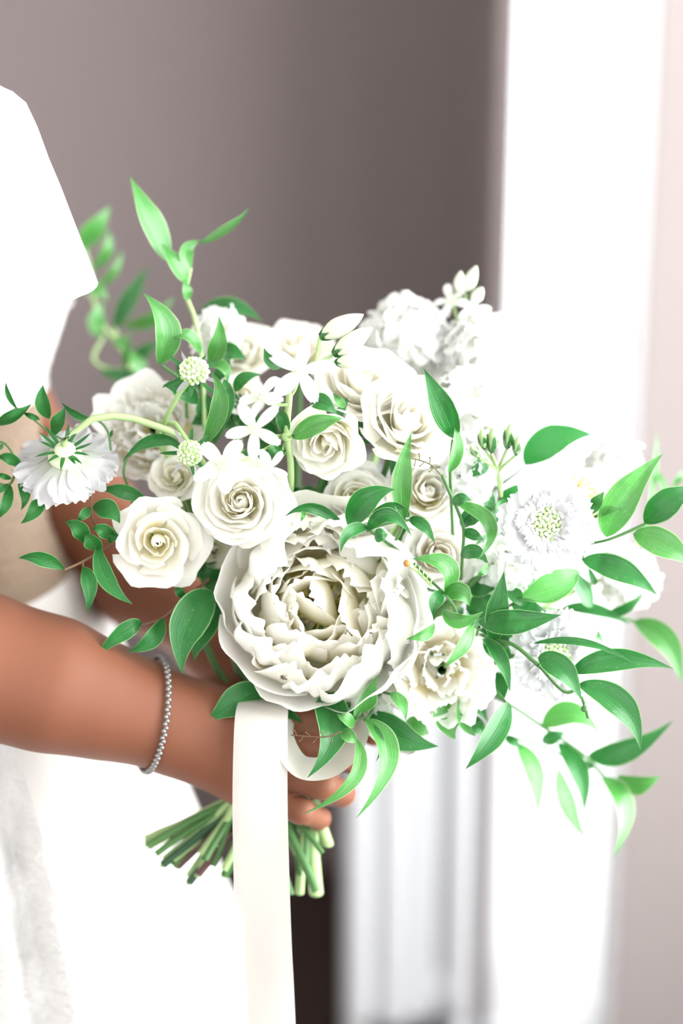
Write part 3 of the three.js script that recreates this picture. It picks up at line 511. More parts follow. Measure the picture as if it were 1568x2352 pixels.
{
  const o = flower('furry_flower_stem', 'thick pale furry stem carrying the white star flowers', 'stem', 664, 905, 0.014, [0, 1, 0.05]);
  part('stem', local(o, tube([P(666, 880, 0.022), P(664, 915, 0.02), P(660, 960, 0.012), P(659, 1003, 0.008), P(666, 1050, 0.002), P(668, 1100, -0.01), P(660, 1200, -0.035), P(640, 1450, -0.06), P(...BIND), P(560, 2020, -0.07)], 0.0021, 50, 8)), M.stemPale, o);
  part('stem_node', local(o, new THREE.SphereGeometry(0.0034, 12, 8).translate(...P(659, 1003, 0.009).toArray())), M.stemPale, o);
}
function pointedBud(label, bx, by, tx, ty, d, wpx, group, tint = M.budPale, cover = 0.62) {
  const a = P(bx, by, d), b = P(tx, ty, d + 0.008), o = thing('pointed_bud', label, 'flower bud', a, group);
  const L = a.distanceTo(b), w = wpx * S / 2;
  o.quaternion.setFromUnitVectors(V3(0, 1, 0), b.clone().sub(a).normalize());
  const prof = [[0.001, 0], [0.6, 0.12], [1, 0.38], [0.8, 0.68], [0.35, 0.9], [0.001, 1]].map(([r, y]) => new THREE.Vector2(r * w, y * L));
  part('corolla', new THREE.LatheGeometry(new THREE.SplineCurve(prof).getPoints(18), 14), tint, o);
  for (let i = 0; i < 5; i++) part('sepal', petal({ L: L * cover, w: w * 0.95, e0: 0.95, e1: 1.75, r0: w * 0.25, theta: i * 1.257, tip: 0.05, wide: 0.35, baseW: 0.6, nu: 4, nv: 7, cup: 90, y0: 0, tone: [IVORY, IVORY] }), LEAF.m, o);
  return o;
}
const lone = 'pointed white buds at the top';
for (const [a, b, c, e, w, l] of [[735, 775, 835, 722, 46, 'uppermost of three pointed white buds beside the soft yellow rose'], [765, 815, 856, 752, 44, 'middle one of three pointed white buds beside the soft yellow rose'], [770, 832, 846, 828, 34, 'slimmest and lowest of three pointed white buds beside the soft yellow rose']]) {
  const o = pointedBud(l, a, b, c, e, 0.03, w, lone);
  o.updateMatrixWorld(true); part('flower_stalk', local(o, tube([P(a, b, 0.03), P(720, 840, 0.03), P(672, 880, 0.022)], 0.0011, 10, 6)), M.stemPale, o);
}

// clusters of small white florets
const floretGeos = [];
for (let k = 0; k < 4; k++) { seed(300 + k); const gs = []; for (let i = 0; i < 5; i++) gs.push(petal({ L: 0.0105, w: 0.0095, e0: 0.5, e1: rr(-0.3, 0.2), roll: rr(-0.5, 0.2), cup: rr(-40, 60), ruffle: 0.16, id: k * 9 + i, r0: 0.0006, theta: i * 1.2566 + rr(-0.15, 0.15), notch: rr(0, 0.2), tip: 0.6, baseW: 0.4, nu: 6, nv: 6, tone: [[0.83, 0.87, 0.76], WHITE] })); floretGeos.push(mergeGeometries(gs)); }
function floretCluster(name, label, category, px, py, d, rx, ry, face, n, sd, opt = {}) {
  const o = flower(name, label, category, px, py, d, face); seed(sd * 71);
  const lean = opt.len ?? 0;
  for (let i = 0; i < n; i++) {
    const y = 1 - (i + 0.5) / n * 1.25, rad = Math.sqrt(Math.max(0, 1 - y * y)), dir = V3(Math.cos(i * 2.4) * rad, y, Math.sin(i * 2.4) * rad);
    const m = part('floret', floretGeos[i % 4], M.petal, o); m.position.set(dir.x * rx * S * rr(0.75, 1), dir.y * ry * S * rr(0.75, 1), dir.z * rx * S * rr(0.75, 1));
    m.quaternion.setFromUnitVectors(V3(0, 1, 0), dir.add(V3(rr(-0.4, 0.4), rr(-0.4, 0.4), rr(-0.4, 0.4))).normalize()); m.scale.setScalar(rr(0.8, 1.25) * (opt.size ?? 1));
    const st = part('flower_stalk', tube([V3(0, -ry * S * 0.5, 0), m.position.clone().multiplyScalar(0.5), m.position], 0.0007, 5, 5), M.stemPale, o);
  }
  stemOf(o, ry * S, M.stemPale, 0.0026);
  return o;
}
floretCluster('stock', 'dense white floret head blurred at the crown against the taupe wall', 'stock', 935, 785, -0.1, 100, 95, [0.05, 0.6, 0.8], 46, 1, { size: 1.25 });
floretCluster('stock', 'brightest white floret head in front of the tall window', 'stock', 1120, 830, -0.09, 112, 105, [0.25, 0.5, 0.85], 54, 2, { size: 1.25 });
floretCluster('stock', 'loose white florets between the window and the flat scabious', 'stock', 1085, 940, -0.05, 92, 80, [0.3, 0.4, 0.85], 34, 3, { size: 1.2 });
floretCluster('stock', 'upright white floret spike behind the yellow rose against the blush wall', 'stock', 1400, 1085, -0.11, 52, 92, [0.3, 0.8, 0.5], 40, 4, { size: 1.05 });
floretCluster('stock', 'faint white florets hanging out past the long green leaf on the window side', 'stock', 1435, 1325, -0.12, 66, 80, [0.6, 0.1, 0.8], 30, 5);
floretCluster('stock', 'small shaded white florets under the flat open scabious', 'stock', 1160, 1300, -0.03, 62, 60, [0, 0, 1], 22, 6, { size: 0.9 });
floretCluster('stock', 'tiny white florets peeping out among the leaves below the peony', 'stock', 868, 1632, -0.035, 34, 26, [0, -0.3, 1], 10, 7, { size: 0.7 });
floretCluster('stock', 'small white florets at the top under the arching leaf beside the wall', 'stock', 505, 770, -0.075, 62, 44, [-0.3, 0.7, 0.7], 20, 8, { size: 1 });
floretCluster('stock', 'loose white florets spilling between the garden rose and the window light', 'stock', 1065, 1090, -0.035, 60, 60, [0.1, 0.2, 1], 20, 9, { size: 1 });
// the spike with a star flower and buds above the bright floret head
star('white star flower on the highest spike against the dark wall', 1035, 690, -0.08, 52, [-0.3, 0.5, 0.8], 8, { to: [1075, 780, -0.09], group: 'white star flowers on the crown' });
star('white star flower crowning the bright floret head', 1085, 710, -0.075, 48, [0.3, 0.3, 0.9], 9, { to: [1080, 790, -0.09], group: 'white star flowers on the crown' });
for (const [a, b, c, e, w, l] of [[1052, 672, 1058, 622, 28, 'short pale bud at the very top of the crown spike'], [1068, 672, 1094, 610, 32, 'long pale bud at the very top of the crown spike'], [1085, 695, 1108, 660, 30, 'blunt green-tipped bud under the long pale bud']]) {
  const o = pointedBud(l, a, b, c, e, -0.082, w, 'buds of the crown spike'); o.updateMatrixWorld(true); part('flower_stalk', local(o, tube([P(a, b, -0.082), P(1072, 720, -0.086), P(1078, 790, -0.095)], 0.0011, 8, 6)), M.stemPale, o);
}
for (const [a, b, c, e, w] of [[1112, 1032, 1105, 985, 24], [1128, 1040, 1132, 980, 26], [1165, 1030, 1172, 972, 26], [1100, 1050, 1080, 1022, 20], [1185, 1045, 1190, 1000, 22]]) {
  const o = pointedBud('slim green bud in the cluster above the flat open scabious', a, b, c, e, -0.01, w, 'green buds above the flat scabious', M.budGreen, 0.8); o.updateMatrixWorld(true); part('flower_stalk', local(o, tube([P(a, b, -0.01), P(1145, 1085, -0.02), P(1150, 1140, -0.04)], 0.001, 8, 6)), M.stemPale, o);
}

// ---------------------------------------------------------------- greenery
// leaf: [material, base x, base y, base d, tip x, tip y, tip d, bend x, bend y (middle of the blade, 0 = straight), width, roll, fold]
function leafGeo([kind, bx, by, bd, tx, ty, td, cx, cy, w, roll = 0, fold = 0.25, twist = 0], sd, fat = 0.78) {
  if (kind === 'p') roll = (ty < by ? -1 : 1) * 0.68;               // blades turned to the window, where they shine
  else if (kind === 'g') roll = (ty < by ? -1 : 1) * 0.4;
  const a = P(bx, by, bd), c = P(tx, ty, td); let m = cx ? P(cx, cy, (bd + td) / 2 + 0.006) : P((bx + tx) / 2, (by + ty) / 2, (bd + td) / 2 + 0.006);
  const q = m.clone().multiplyScalar(2).addScaledVector(a, -0.5).addScaledVector(c, -0.5);      // control point so that the curve passes the middle
  const curve = new THREE.QuadraticBezierCurve3(a, q, c), hw = w * S / 2 / Math.max(0.45, Math.cos(roll));
  return surf(8, 22, (u, v) => {
    const p = curve.getPoint(v), t = curve.getTangent(v), view = camera.position.clone().sub(AIM).normalize();
    const s = V3().crossVectors(t, view); if (s.length() < 0.2) s.addScaledVector(UPV, 0.3); s.normalize();
    const n = V3().crossVectors(s, t).normalize(), r = roll + twist * (v - 0.4), ss = s.clone().multiplyScalar(Math.cos(r)).addScaledVector(n, Math.sin(r)), nn = n.clone().multiplyScalar(Math.cos(r)).addScaledVector(s, -Math.sin(r));
    const prof = Math.pow(Math.max(0, Math.sin(Math.PI * Math.pow(v, fat))), 0.95) * (v > 0.55 ? mix(1, 0.7, (v - 0.55) / 0.45) : 1) + 0.012;
    const wave = 0.05 * noise(v * 3 + sd, u * 1.5, sd * 3.3);
    p.addScaledVector(ss, u * hw * prof * (1 + 0.05 * noise(v * 6, sd, u > 0 ? 1 : 5))).addScaledVector(nn, hw * prof * (fold * Math.pow(Math.abs(u), 1.4) + wave));
    return [p.x, p.y, p.z];
  });
}
let leafId = 0;
function sprig(name, label, category, stems, leaves, opt = {}) {      // stems: lists of [x, y, d]; the first begins at the thing's base
  const base = P(...stems[0][0]), o = thing(name, label, category, base, opt.group ?? 'greenery of the bridal bouquet'), move = (g) => g.translate(-base.x, -base.y, -base.z);
  stems.forEach((s, i) => part('stem', move(tube(s.map((q) => P(...q)), (opt.r ?? 0.0011) * (i ? 0.75 : 1), 8 + 5 * s.length, 6)), opt.stem ?? M.stem, o));
  for (const l of leaves) part('leaf', move(leafGeo(l, ++leafId * 1.37, opt.fat)), opt.foliage ?? LEAF[{ p: 'b', g: 'm' }[l[0]] ?? l[0]], o);  // blades marked p take the lighter green with the glare painted in
  return o;
}
const RUS = 'ruscus_sprig', R_ = 'ruscus sprig';
sprig(RUS, 'tall sprig with pale twin leaves rising above the bouquet before the wall', R_, [[[470, 990, -0.05], [465, 860, -0.05], [458, 790, -0.05], [445, 725, -0.055], [430, 685, -0.058], [428, 645, -0.06]], [[430, 650, -0.06], [438, 615, -0.06]], [[428, 640, -0.06], [400, 605, -0.06]]], [
  ['p', 388, 602, -0.06, 299, 406, -0.055, 0, 0, 54, 0.1, 0.2], ['p', 432, 648, -0.058, 372, 560, -0.05, 0, 0, 40, 0.2], ['p', 440, 616, -0.06, 462, 552, -0.055, 428, 575, 34, 0.1], ['b', 458, 560, -0.056, 573, 477, -0.05, 525, 526, 24, 0.5, 0.5], ['p', 432, 690, -0.057, 424, 640, -0.055, 0, 0, 22, 0]], { stem: M.stemPale, r: 0.0015 });
sprig(RUS, 'blurred curling sprig with many pale leaves just past the satin sleeve', R_, [[[330, 930, -0.2], [305, 870, -0.21], [280, 800, -0.22], [235, 745, -0.22], [215, 690, -0.225], [205, 620, -0.23], [190, 560, -0.23]], [[300, 850, -0.21], [240, 845, -0.21], [215, 825, -0.21], [240, 770, -0.215]], [[275, 800, -0.215], [262, 750, -0.215]]], [
  ['p', 178, 575, -0.23, 254, 474, -0.22, 0, 0, 48, 0.1], ['p', 212, 620, -0.23, 248, 525, -0.22, 245, 575, 28, 0.3], ['p', 222, 660, -0.225, 281, 572, -0.22, 262, 622, 20, 0.4], ['m', 262, 755, -0.215, 340, 612, -0.2, 0, 0, 48, 0.2], ['p', 285, 748, -0.215, 398, 682, -0.2, 350, 730, 36, 0.1], ['p', 198, 678, -0.225, 248, 692, -0.22, 222, 668, 40, 0.2], ['p', 235, 770, -0.22, 240, 695, -0.215, 220, 735, 46, 0.1], ['b', 288, 850, -0.21, 297, 755, -0.2, 0, 0, 24, 0.2], ['m', 230, 848, -0.21, 330, 835, -0.2, 285, 862, 34, 0.2], ['m', 310, 850, -0.21, 368, 785, -0.2, 330, 810, 40, 0.1], ['b', 265, 775, -0.215, 290, 800, -0.2, 0, 0, 34, 0.1], ['p', 330, 870, -0.2, 300, 800, -0.2, 0, 0, 38, 0.3]], { stem: M.stemPale, r: 0.0016 });
sprig(RUS, 'pair of pale curved leaves beside the upper scabious bud', R_, [[[430, 960, -0.045], [420, 880, -0.035], [372, 840, -0.03]], [[420, 880, -0.035], [470, 840, -0.03], [490, 828, -0.03]]], [
  ['p', 366, 838, -0.03, 330, 674, -0.02, 378, 752, 56, 0.2, 0.35], ['p', 462, 812, -0.035, 388, 781, -0.025, 430, 772, 30, 0.1], ['b', 480, 838, -0.03, 502, 724, -0.02, 503, 790, 44, 0.2, 0.4], ['p', 474, 835, -0.028, 522, 880, -0.02, 512, 845, 26, 0.2]]);
sprig(RUS, 'arching green leaf along the top of the bouquet against the wall', R_, [[[520, 840, -0.1], [490, 770, -0.1], [458, 728, -0.1]]], [['m', 456, 726, -0.1, 602, 738, -0.09, 530, 704, 46, 0.2, 0.3], ['m', 500, 735, -0.1, 505, 690, -0.1, 0, 0, 16, 0.3], ['m', 500, 815, -0.06, 566, 828, -0.05, 530, 808, 44, 0.1]]);
sprig(RUS, 'tall glossy bright leaf curving up beside the scabious buds', R_, [[[500, 1140, -0.05], [480, 1060, -0.02], [466, 1016, 0]]], [['b', 466, 1022, 0.0, 483, 852, 0.012, 507, 930, 42, 0.2, 0.45], ['m', 452, 928, -0.02, 374, 886, -0.012, 415, 892, 46, 0.1], ['m', 515, 870, -0.03, 500, 1000, -0.03, 520, 930, 34, 0.3], ['m', 540, 900, -0.03, 600, 860, -0.02, 560, 870, 30, 0.3]]);
sprig(RUS, 'dark drooping leaf arching behind the round scabious bud', R_, [[[470, 1100, -0.05], [440, 1040, -0.03], [412, 1022, -0.02]], [[290, 1050, -0.02], [284, 1085, -0.02], [298, 1130, -0.03]]], [['m', 414, 1022, -0.02, 280, 1062, -0.015, 345, 1012, 30, 0.4, 0.4], ['m', 332, 1148, -0.02, 228, 1124, -0.015, 280, 1128, 36, 0.2], ['m', 300, 1150, -0.03, 370, 1170, -0.03, 0, 0, 34, 0.1]], { stem: M.stem });
const PIS = 'pistachio_sprig';
sprig(PIS, 'dark small-leafed sprig on a brown twig reaching past the spiral-hearted rose', 'leafy sprig', [[[300, 1240, -0.025], [250, 1255, -0.015], [190, 1290, -0.005], [148, 1309, 0]], [[262, 1230, -0.02], [215, 1200, -0.012], [210, 1130, -0.01]], [[190, 1290, -0.005], [191, 1306, -0.004]]], [
  ['m', 212, 1166, -0.01, 275, 1202, 0, 250, 1172, 46, 0.2], ['m', 208, 1166, -0.01, 177, 1198, 0, 0, 0, 22, 0.2], ['m', 198, 1252, -0.008, 149, 1198, 0, 182, 1215, 40, 0.1], ['m', 226, 1264, -0.01, 196, 1224, 0, 0, 0, 40, 0.2], ['m', 264, 1240, -0.012, 212, 1216, 0, 236, 1218, 34, 0.1], ['m', 148, 1308, 0, 43, 1282, 0.006, 95, 1283, 34, 0.2], ['m', 190, 1302, -0.002, 200, 1407, 0.004, 206, 1345, 36, 0.1], ['m', 226, 1250, -0.008, 305, 1388, 0.002, 244, 1330, 40, 0.3], ['m', 268, 1212, -0.015, 250, 1250, -0.01, 0, 0, 26, 0.2]], { foliage: LEAF.f, stem: std(lin(0.16, 0.1, 0.05), 0.7), r: 0.0009, fat: 0.85 });
sprig(PIS, 'upright small-leafed sprig standing above the drooping scabious', 'leafy sprig', [[[255, 1035, -0.015], [247, 990, -0.012], [228, 968, -0.012], [212, 965, -0.012]], [[180, 1020, -0.02], [125, 1000, -0.014], [60, 950, -0.012], [40, 938, -0.012], [-20, 980, -0.012]]], [
  ['b', 40, 940, -0.012, 14, 877, -0.008, 20, 908, 13, 0.3], ['m', -14, 972, -0.012, 72, 928, -0.006, 30, 958, 30, 0.3, 0.4], ['b', 114, 962, -0.012, 99, 884, -0.006, 98, 925, 36, 0.1, 0.3], ['m', 120, 1000, -0.012, 149, 936, -0.005, 0, 0, 34, 0.2], ['m', 214, 966, -0.014, 141, 924, -0.008, 175, 952, 18, 0.5], ['m', 92, 964, -0.014, 52, 948, -0.01, 0, 0, 15, 0.2], ['m', 254, 1005, -0.012, 258, 985, -0.01, 0, 0, 8, 0.2]], { foliage: LEAF.f, r: 0.0008, fat: 0.9 });
sprig(PIS, 'dark narrow-leafed sprig hanging close under the drooping scabious over the bodice', 'leafy sprig', [[[110, 1100, -0.02], [46, 1072, -0.012], [22, 1112, -0.01], [-16, 1110, -0.01]], [[46, 1072, -0.012], [10, 1018, -0.012], [-16, 1014, -0.012]]], [
  ['m', 48, 1072, -0.012, -8, 1052, -0.006, 20, 1052, 28, 0.2], ['m', 42, 1096, -0.01, 48, 1172, -0.004, 58, 1135, 26, 0.1], ['m', 100, 1126, -0.012, 48, 1202, -0.004, 80, 1172, 34, 0.2], ['m', 22, 1112, -0.01, -6, 1192, -0.004, 14, 1158, 26, 0.2], ['m', 20, 1112, -0.01, -14, 1136, -0.006, 0, 0, 15, 0.2], ['m', 26, 1100, -0.01, -12, 1086, -0.006, 0, 0, 14, 0.2], ['g', 8, 1022, -0.012, -12, 1034, -0.008, 0, 0, 12, 0.2]], { foliage: LEAF.f, stem: M.stem, r: 0.0009 });
sprig(PIS, 'dark leaf pair on a brown twig in front of the taupe wall and wrist', 'leafy sprig', [[[480, 1330, -0.03], [420, 1380, -0.022], [373, 1420, -0.018], [322, 1438, -0.016]]], [['m', 326, 1434, -0.016, 216, 1511, -0.008, 285, 1450, 40, 0.2], ['m', 374, 1418, -0.018, 294, 1497, -0.008, 348, 1468, 40, 0.3], ['m', 425, 1375, -0.022, 400, 1345, -0.02, 0, 0, 20, 0.2]], { foliage: LEAF.f, stem: std(lin(0.16, 0.08, 0.05), 0.7), r: 0.0011, fat: 0.9 });
const PEO = 'peony_leaf';
sprig(PEO, 'broad dark leaf hanging before the wrist on the shaded side of the peony', 'leaf', [[[560, 1400, -0.05], [520, 1370, -0.03], [486, 1364, -0.02]]], [['m', 490, 1360, -0.02, 418, 1547, -0.005, 428, 1440, 88, 0.1, 0.3], ['g', 505, 1392, -0.03, 446, 1518, -0.014, 462, 1455, 46, 0.3, 0.5]], { foliage: LEAF.f, fat: 0.7 });
sprig(PEO, 'pointed veined leaf sticking out under the peony above the ribbon', 'leaf', [[[650, 1560, -0.05], [620, 1580, -0.04], [598, 1592, -0.035]]], [['m', 606, 1586, -0.03, 478, 1658, -0.012, 540, 1612, 76, 0.1, 0.25], ['g', 588, 1622, -0.04, 694, 1661, -0.02, 645, 1632, 36, 0.2]], { foliage: LEAF.f, fat: 0.75 });
sprig(RUS, 'broad glossy leaf hanging over the ribbon loop below the peony', R_, [[[770, 1500, -0.04], [752, 1570, -0.03], [742, 1606, -0.02]]], [['m', 744, 1592, -0.018, 706, 1786, 0.012, 762, 1690, 76, 0.15, 0.3]], { fat: 0.55 });
sprig(RUS, 'long light green leaf curling down across the fingers', R_, [[[860, 1560, -0.04], [835, 1640, -0.02], [810, 1660, -0.01], [786, 1680, 0]]], [
  ['p', 815, 1664, -0.008, 774, 1640, 0, 0, 0, 26, 0.1], ['b', 786, 1678, 0, 822, 1706, 0.004, 0, 0, 30, 0.2, 0.4], ['b', 819, 1698, 0.002, 692, 1871, 0.018, 806, 1790, 34, 0.5, 0.5, 0.5], ['p', 822, 1642, -0.015, 868, 1550, -0.002, 838, 1600, 44, 0.4, 0.5], ['g', 806, 1612, -0.02, 812, 1660, -0.014, 0, 0, 40, 0.1]]);
sprig(RUS, 'long pale leaf with a green edge hanging beside the radiator', R_, [[[880, 1560, -0.045], [850, 1640, -0.02], [838, 1654, -0.012]]], [['p', 838, 1652, -0.012, 817, 1880, 0.006, 882, 1745, 50, 0.25, 0.5, 0.3], ['m', 842, 1656, -0.012, 862, 1750, -0.004, 874, 1700, 16, 0.4]]);
sprig(RUS, 'broad dark leaf pointing at the radiator below the loose garden rose', R_, [[[900, 1520, -0.05], [870, 1600, -0.035], [852, 1632, -0.03]], [[880, 1590, -0.03], [896, 1594, -0.01]]], [['m', 850, 1630, -0.03, 1006, 1714, -0.012, 915, 1690, 72, 0.2, 0.2], ['b', 930, 1660, -0.035, 985, 1685, -0.03, 0, 0, 50, 0.1], ['b', 895, 1592, -0.008, 931, 1656, 0.002, 922, 1616, 28, 0.3]]);
sprig(RUS, 'rounded curled bright leaves under the loose garden rose', R_, [[[1040, 1560, -0.05], [1058, 1590, -0.04], [1062, 1606, -0.035]]], [['b', 1062, 1606, -0.035, 1046, 1698, -0.02, 1030, 1650, 92, 0.1, 0.3], ['b', 1060, 1606, -0.03, 1092, 1690, -0.012, 1062, 1660, 40, 0.6, 0.6], ['m', 1064, 1600, -0.035, 1120, 1660, -0.03, 1090, 1612, 54, 0.1], ['m', 1072, 1650, -0.04, 1120, 1690, -0.04, 0, 0, 40, 0.1]], { fat: 0.65 });
sprig(RUS, 'glossy blade pointing down beside the blurred stem below the bouquet', R_, [[[1110, 1560, -0.04], [1140, 1590, -0.03], [1164, 1616, -0.02]]], [['m', 1168, 1612, -0.02, 1069, 1766, -0.004, 1128, 1692, 56, 0.25, 0.35]]);
sprig(RUS, 'long arching sprig of three firm green leaves reaching to the blush wall', R_, [[[1060, 1420, -0.03], [1120, 1465, -0.015], [1180, 1482, 0.0], [1236, 1528, 0.01]], [[1236, 1528, 0.01], [1300, 1590, 0.012], [1330, 1580, 0.012]], [[1335, 1600, 0.012], [1345, 1630, 0.012], [1350, 1650, 0.012]]], [
  ['m', 1235, 1510, 0.01, 1336, 1610, 0.018, 1292, 1540, 56, 0.2, 0.35, 0.4], ['m', 1327, 1572, 0.012, 1470, 1722, 0.02, 1428, 1622, 62, 0.2, 0.3], ['m', 1311, 1546, 0.01, 1546, 1536, 0.015, 1420, 1515, 52, 0.15, 0.3], ['g', 1224, 1478, 0.012, 1458, 1526, 0.02, 1345, 1478, 17, 0.6, 0.5], ['m', 1112, 1465, -0.012, 1171, 1590, 0.002, 1150, 1520, 34, 0.4, 0.5]], { stem: M.stem, r: 0.0014 });
{ const b = thing('seed_berry', 'tiny green berry dangling between the firm leaves of the long sprig', 'berry', P(1341, 1628, 0.014)); part('berry', new THREE.SphereGeometry(0.0021, 12, 10), M.stem, b); part('stalk', tube([V3(0, 0.0015, 0), V3(0.0006, 0.004, 0), V3(-0.0004, 0.008, 0)], 0.0003, 6, 5), M.stemPale, b); }
sprig(RUS, 'upright olive leaf crossed by a long dark leaf at the heart of the greenery', R_, [[[1080, 1500, -0.04], [1110, 1480, -0.02], [1136, 1474, -0.01]], [[1080, 1500, -0.04], [1100, 1440, -0.012]]], [['m', 1132, 1478, -0.012, 1157, 1313, 0.0, 1144, 1395, 52, 0.15, 0.2], ['m', 1098, 1428, -0.008, 1288, 1412, 0.012, 1190, 1428, 58, 0.2, 0.25], ['m', 1120, 1460, -0.014, 1140, 1520, -0.01, 0, 0, 40, 0.2], ['m', 1070, 1350, -0.04, 1150, 1340, -0.03, 0, 0, 50, 0.1], ['m', 1070, 1400, -0.04, 1160, 1380, -0.035, 0, 0, 60, 0.1]], { stem: M.stem });
sprig(RUS, 'broad vivid leaf spread under the flat open scabious', R_, [[[1120, 1420, -0.05], [1180, 1385, -0.03], [1196, 1372, -0.02]]], [['b', 1330, 1312, -0.012, 1186, 1374, -0.01, 1256, 1352, 70, 0.1, 0.25], ['m', 1230, 1322, -0.03, 1180, 1350, -0.02, 0, 0, 34, 0.1], ['m', 1170, 1350, -0.02, 1200, 1392, -0.012, 0, 0, 34, 0.2], ['m', 1175, 1388, -0.03, 1260, 1410, -0.025, 0, 0, 44, 0.2]]);
sprig(RUS, 'four-leaved sprig spreading from behind the flat scabious to the blush wall', R_, [[[1290, 1260, -0.04], [1345, 1250, -0.02], [1394, 1240, -0.012], [1440, 1222, -0.01], [1482, 1203, -0.01]], [[1345, 1250, -0.02], [1338, 1286, -0.01]]], [
  ['b', 1392, 1234, -0.012, 1522, 1042, 0.0, 1432, 1142, 76, 0.15, 0.25], ['m', 1480, 1203, -0.012, 1596, 1118, -0.004, 1535, 1152, 66, 0.1], ['b', 1453, 1226, -0.01, 1600, 1302, -0.002, 1528, 1252, 66, 0.15], ['m', 1336, 1286, -0.008, 1508, 1366, 0.006, 1428, 1312, 56, 0.2, 0.3]], { r: 0.001 });
sprig(RUS, 'short twin leaves peeking out beside the rim of the flat scabious', R_, [[[1320, 1230, -0.03], [1345, 1200, -0.018], [1372, 1184, -0.012]]], [['m', 1352, 1180, -0.012, 1387, 1128, -0.004, 0, 0, 28, 0.3], ['b', 1370, 1184, -0.012, 1438, 1170, -0.004, 1400, 1172, 20, 0.4]]);
sprig(RUS, 'hazy pale upright blades behind the four-leaved sprig', R_, [[[1420, 1290, -0.13], [1470, 1240, -0.13], [1488, 1190, -0.13], [1500, 1090, -0.13]]], [['p', 1490, 1170, -0.13, 1509, 992, -0.12, 1502, 1080, 20, 0.3], ['p', 1500, 1070, -0.13, 1540, 1150, -0.12, 0, 0, 18, 0.2], ['p', 1545, 1120, -0.13, 1568, 1080, -0.12, 0, 0, 22, 0.2], ['p', 1480, 1220, -0.13, 1500, 1120, -0.12, 0, 0, 22, 0.2]], { stem: M.stemPale });
sprig(RUS, 'broad blurred dark leaf behind the green buds before the window', R_, [[[1130, 1130, -0.09], [1170, 1100, -0.085], [1204, 1072, -0.08]]], [['m', 1204, 1070, -0.08, 1364, 999, -0.07, 1270, 1010, 78, 0.1, 0.2], ['m', 1120, 1056, -0.03, 1076, 1096, -0.02, 0, 0, 38, 0.1]]);
sprig(RUS, 'single upright bright green blade in front of the white roses', R_, [[[870, 1290, -0.03], [915, 1230, -0.005], [928, 1192, 0.008]]], [['b', 928, 1194, 0.01, 945, 992, 0.022, 924, 1095, 46, 0.1, 0.3]]);
sprig(RUS, 'pale shining blade twisting up over the bright white rose', R_, [[[1040, 1240, -0.03], [1036, 1140, -0.01], [1034, 1085, 0.0], [1040, 1010, 0.006]]], [['m', 1046, 1008, 0.008, 972, 846, 0.022, 1014, 932, 56, 0.2, 0.3, -0.4], ['p', 1030, 1086, 0.002, 1044, 962, 0.012, 1046, 1030, 30, 0.4, 0.4]]);
sprig(RUS, 'dark leaf fan spreading over the top edge of the peony', R_, [[[920, 1270, -0.02], [880, 1240, 0.0], [846, 1216, 0.012]], [[846, 1216, 0.012], [900, 1200, 0.012], [942, 1194, 0.01]]], [
  ['m', 803, 1212, 0.012, 906, 1124, 0.024, 842, 1148, 60, 0.1, 0.3], ['g', 842, 1222, 0.015, 944, 1230, 0.022, 892, 1186, 34, 0.3, 0.5], ['m', 846, 1213, 0.015, 782, 1270, 0.032, 800, 1222, 30, 0.2, 0.4], ['m', 940, 1188, 0.008, 852, 1178, 0.012, 898, 1168, 34, 0.3], ['m', 938, 1192, 0.008, 998, 1248, 0.015, 972, 1208, 28, 0.2], ['m', 860, 1230, 0.008, 890, 1228, 0.01, 0, 0, 32, 0.1]]);
sprig(RUS, 'thin dark leaf curled along the peony rim under the garden rose', R_, [[[820, 1240, -0.02], [800, 1222, -0.005], [790, 1210, 0]]], [['m', 792, 1212, 0.0, 655, 1186, 0.012, 720, 1166, 26, 0.3, 0.6], ['b', 700, 1170, 0.008, 691, 1198, 0.016, 0, 0, 12, 0.2]]);
sprig(RUS, 'curled pale and bright leaves clasping the amber-hearted rose', R_, [[[1060, 1460, -0.03], [1045, 1400, -0.01], [1022, 1364, 0.008]], [[1022, 1364, 0.008], [985, 1330, 0.014], [950, 1294, 0.018]]], [
  ['p', 1022, 1364, 0.01, 945, 1284, 0.022, 1018, 1304, 46, 0.2, 0.5], ['m', 1022, 1364, 0.01, 994, 1415, 0.018, 1000, 1380, 34, 0.1, 0.3], ['b', 1021, 1361, 0.01, 1078, 1392, 0.018, 1058, 1362, 44, 0.2, 0.4], ['b', 1016, 1400, 0.008, 1110, 1404, 0.02, 1055, 1428, 34, 0.2, 0.5], ['b', 1080, 1412, 0.004, 1082, 1440, 0.008, 0, 0, 22, 0.2], ['p', 1086, 1428, 0.006, 1018, 1535, 0.02, 1058, 1480, 34, 0.3, 0.5], ['p', 998, 1436, 0.01, 932, 1468, 0.026, 975, 1455, 30, 0.3]], { fat: 0.85 });
{ const b = thing('seed_berry', 'tiny amber berry at the tip of a pale twig over the peony', 'berry', P(934, 1294, 0.028)); part('berry', new THREE.SphereGeometry(0.0022, 12, 10), M.berry, b); part('twig', tube([V3(0.001, -0.001, 0), P(960, 1315, 0.026).sub(b.position), P(990, 1345, 0.02).sub(b.position)], 0.0009, 8, 6), M.stemPale, b); for (let i = 0; i < 5; i++) { const q = P(950 + i * 9, 1308 + i * 9, 0.026).sub(b.position); part('twig_spur', tube([q, q.clone().add(V3(0.001, 0.003, 0.001)), q.clone().add(V3(0.0012, 0.0048, 0))], 0.0005, 4, 5), M.stemPale, b); } }
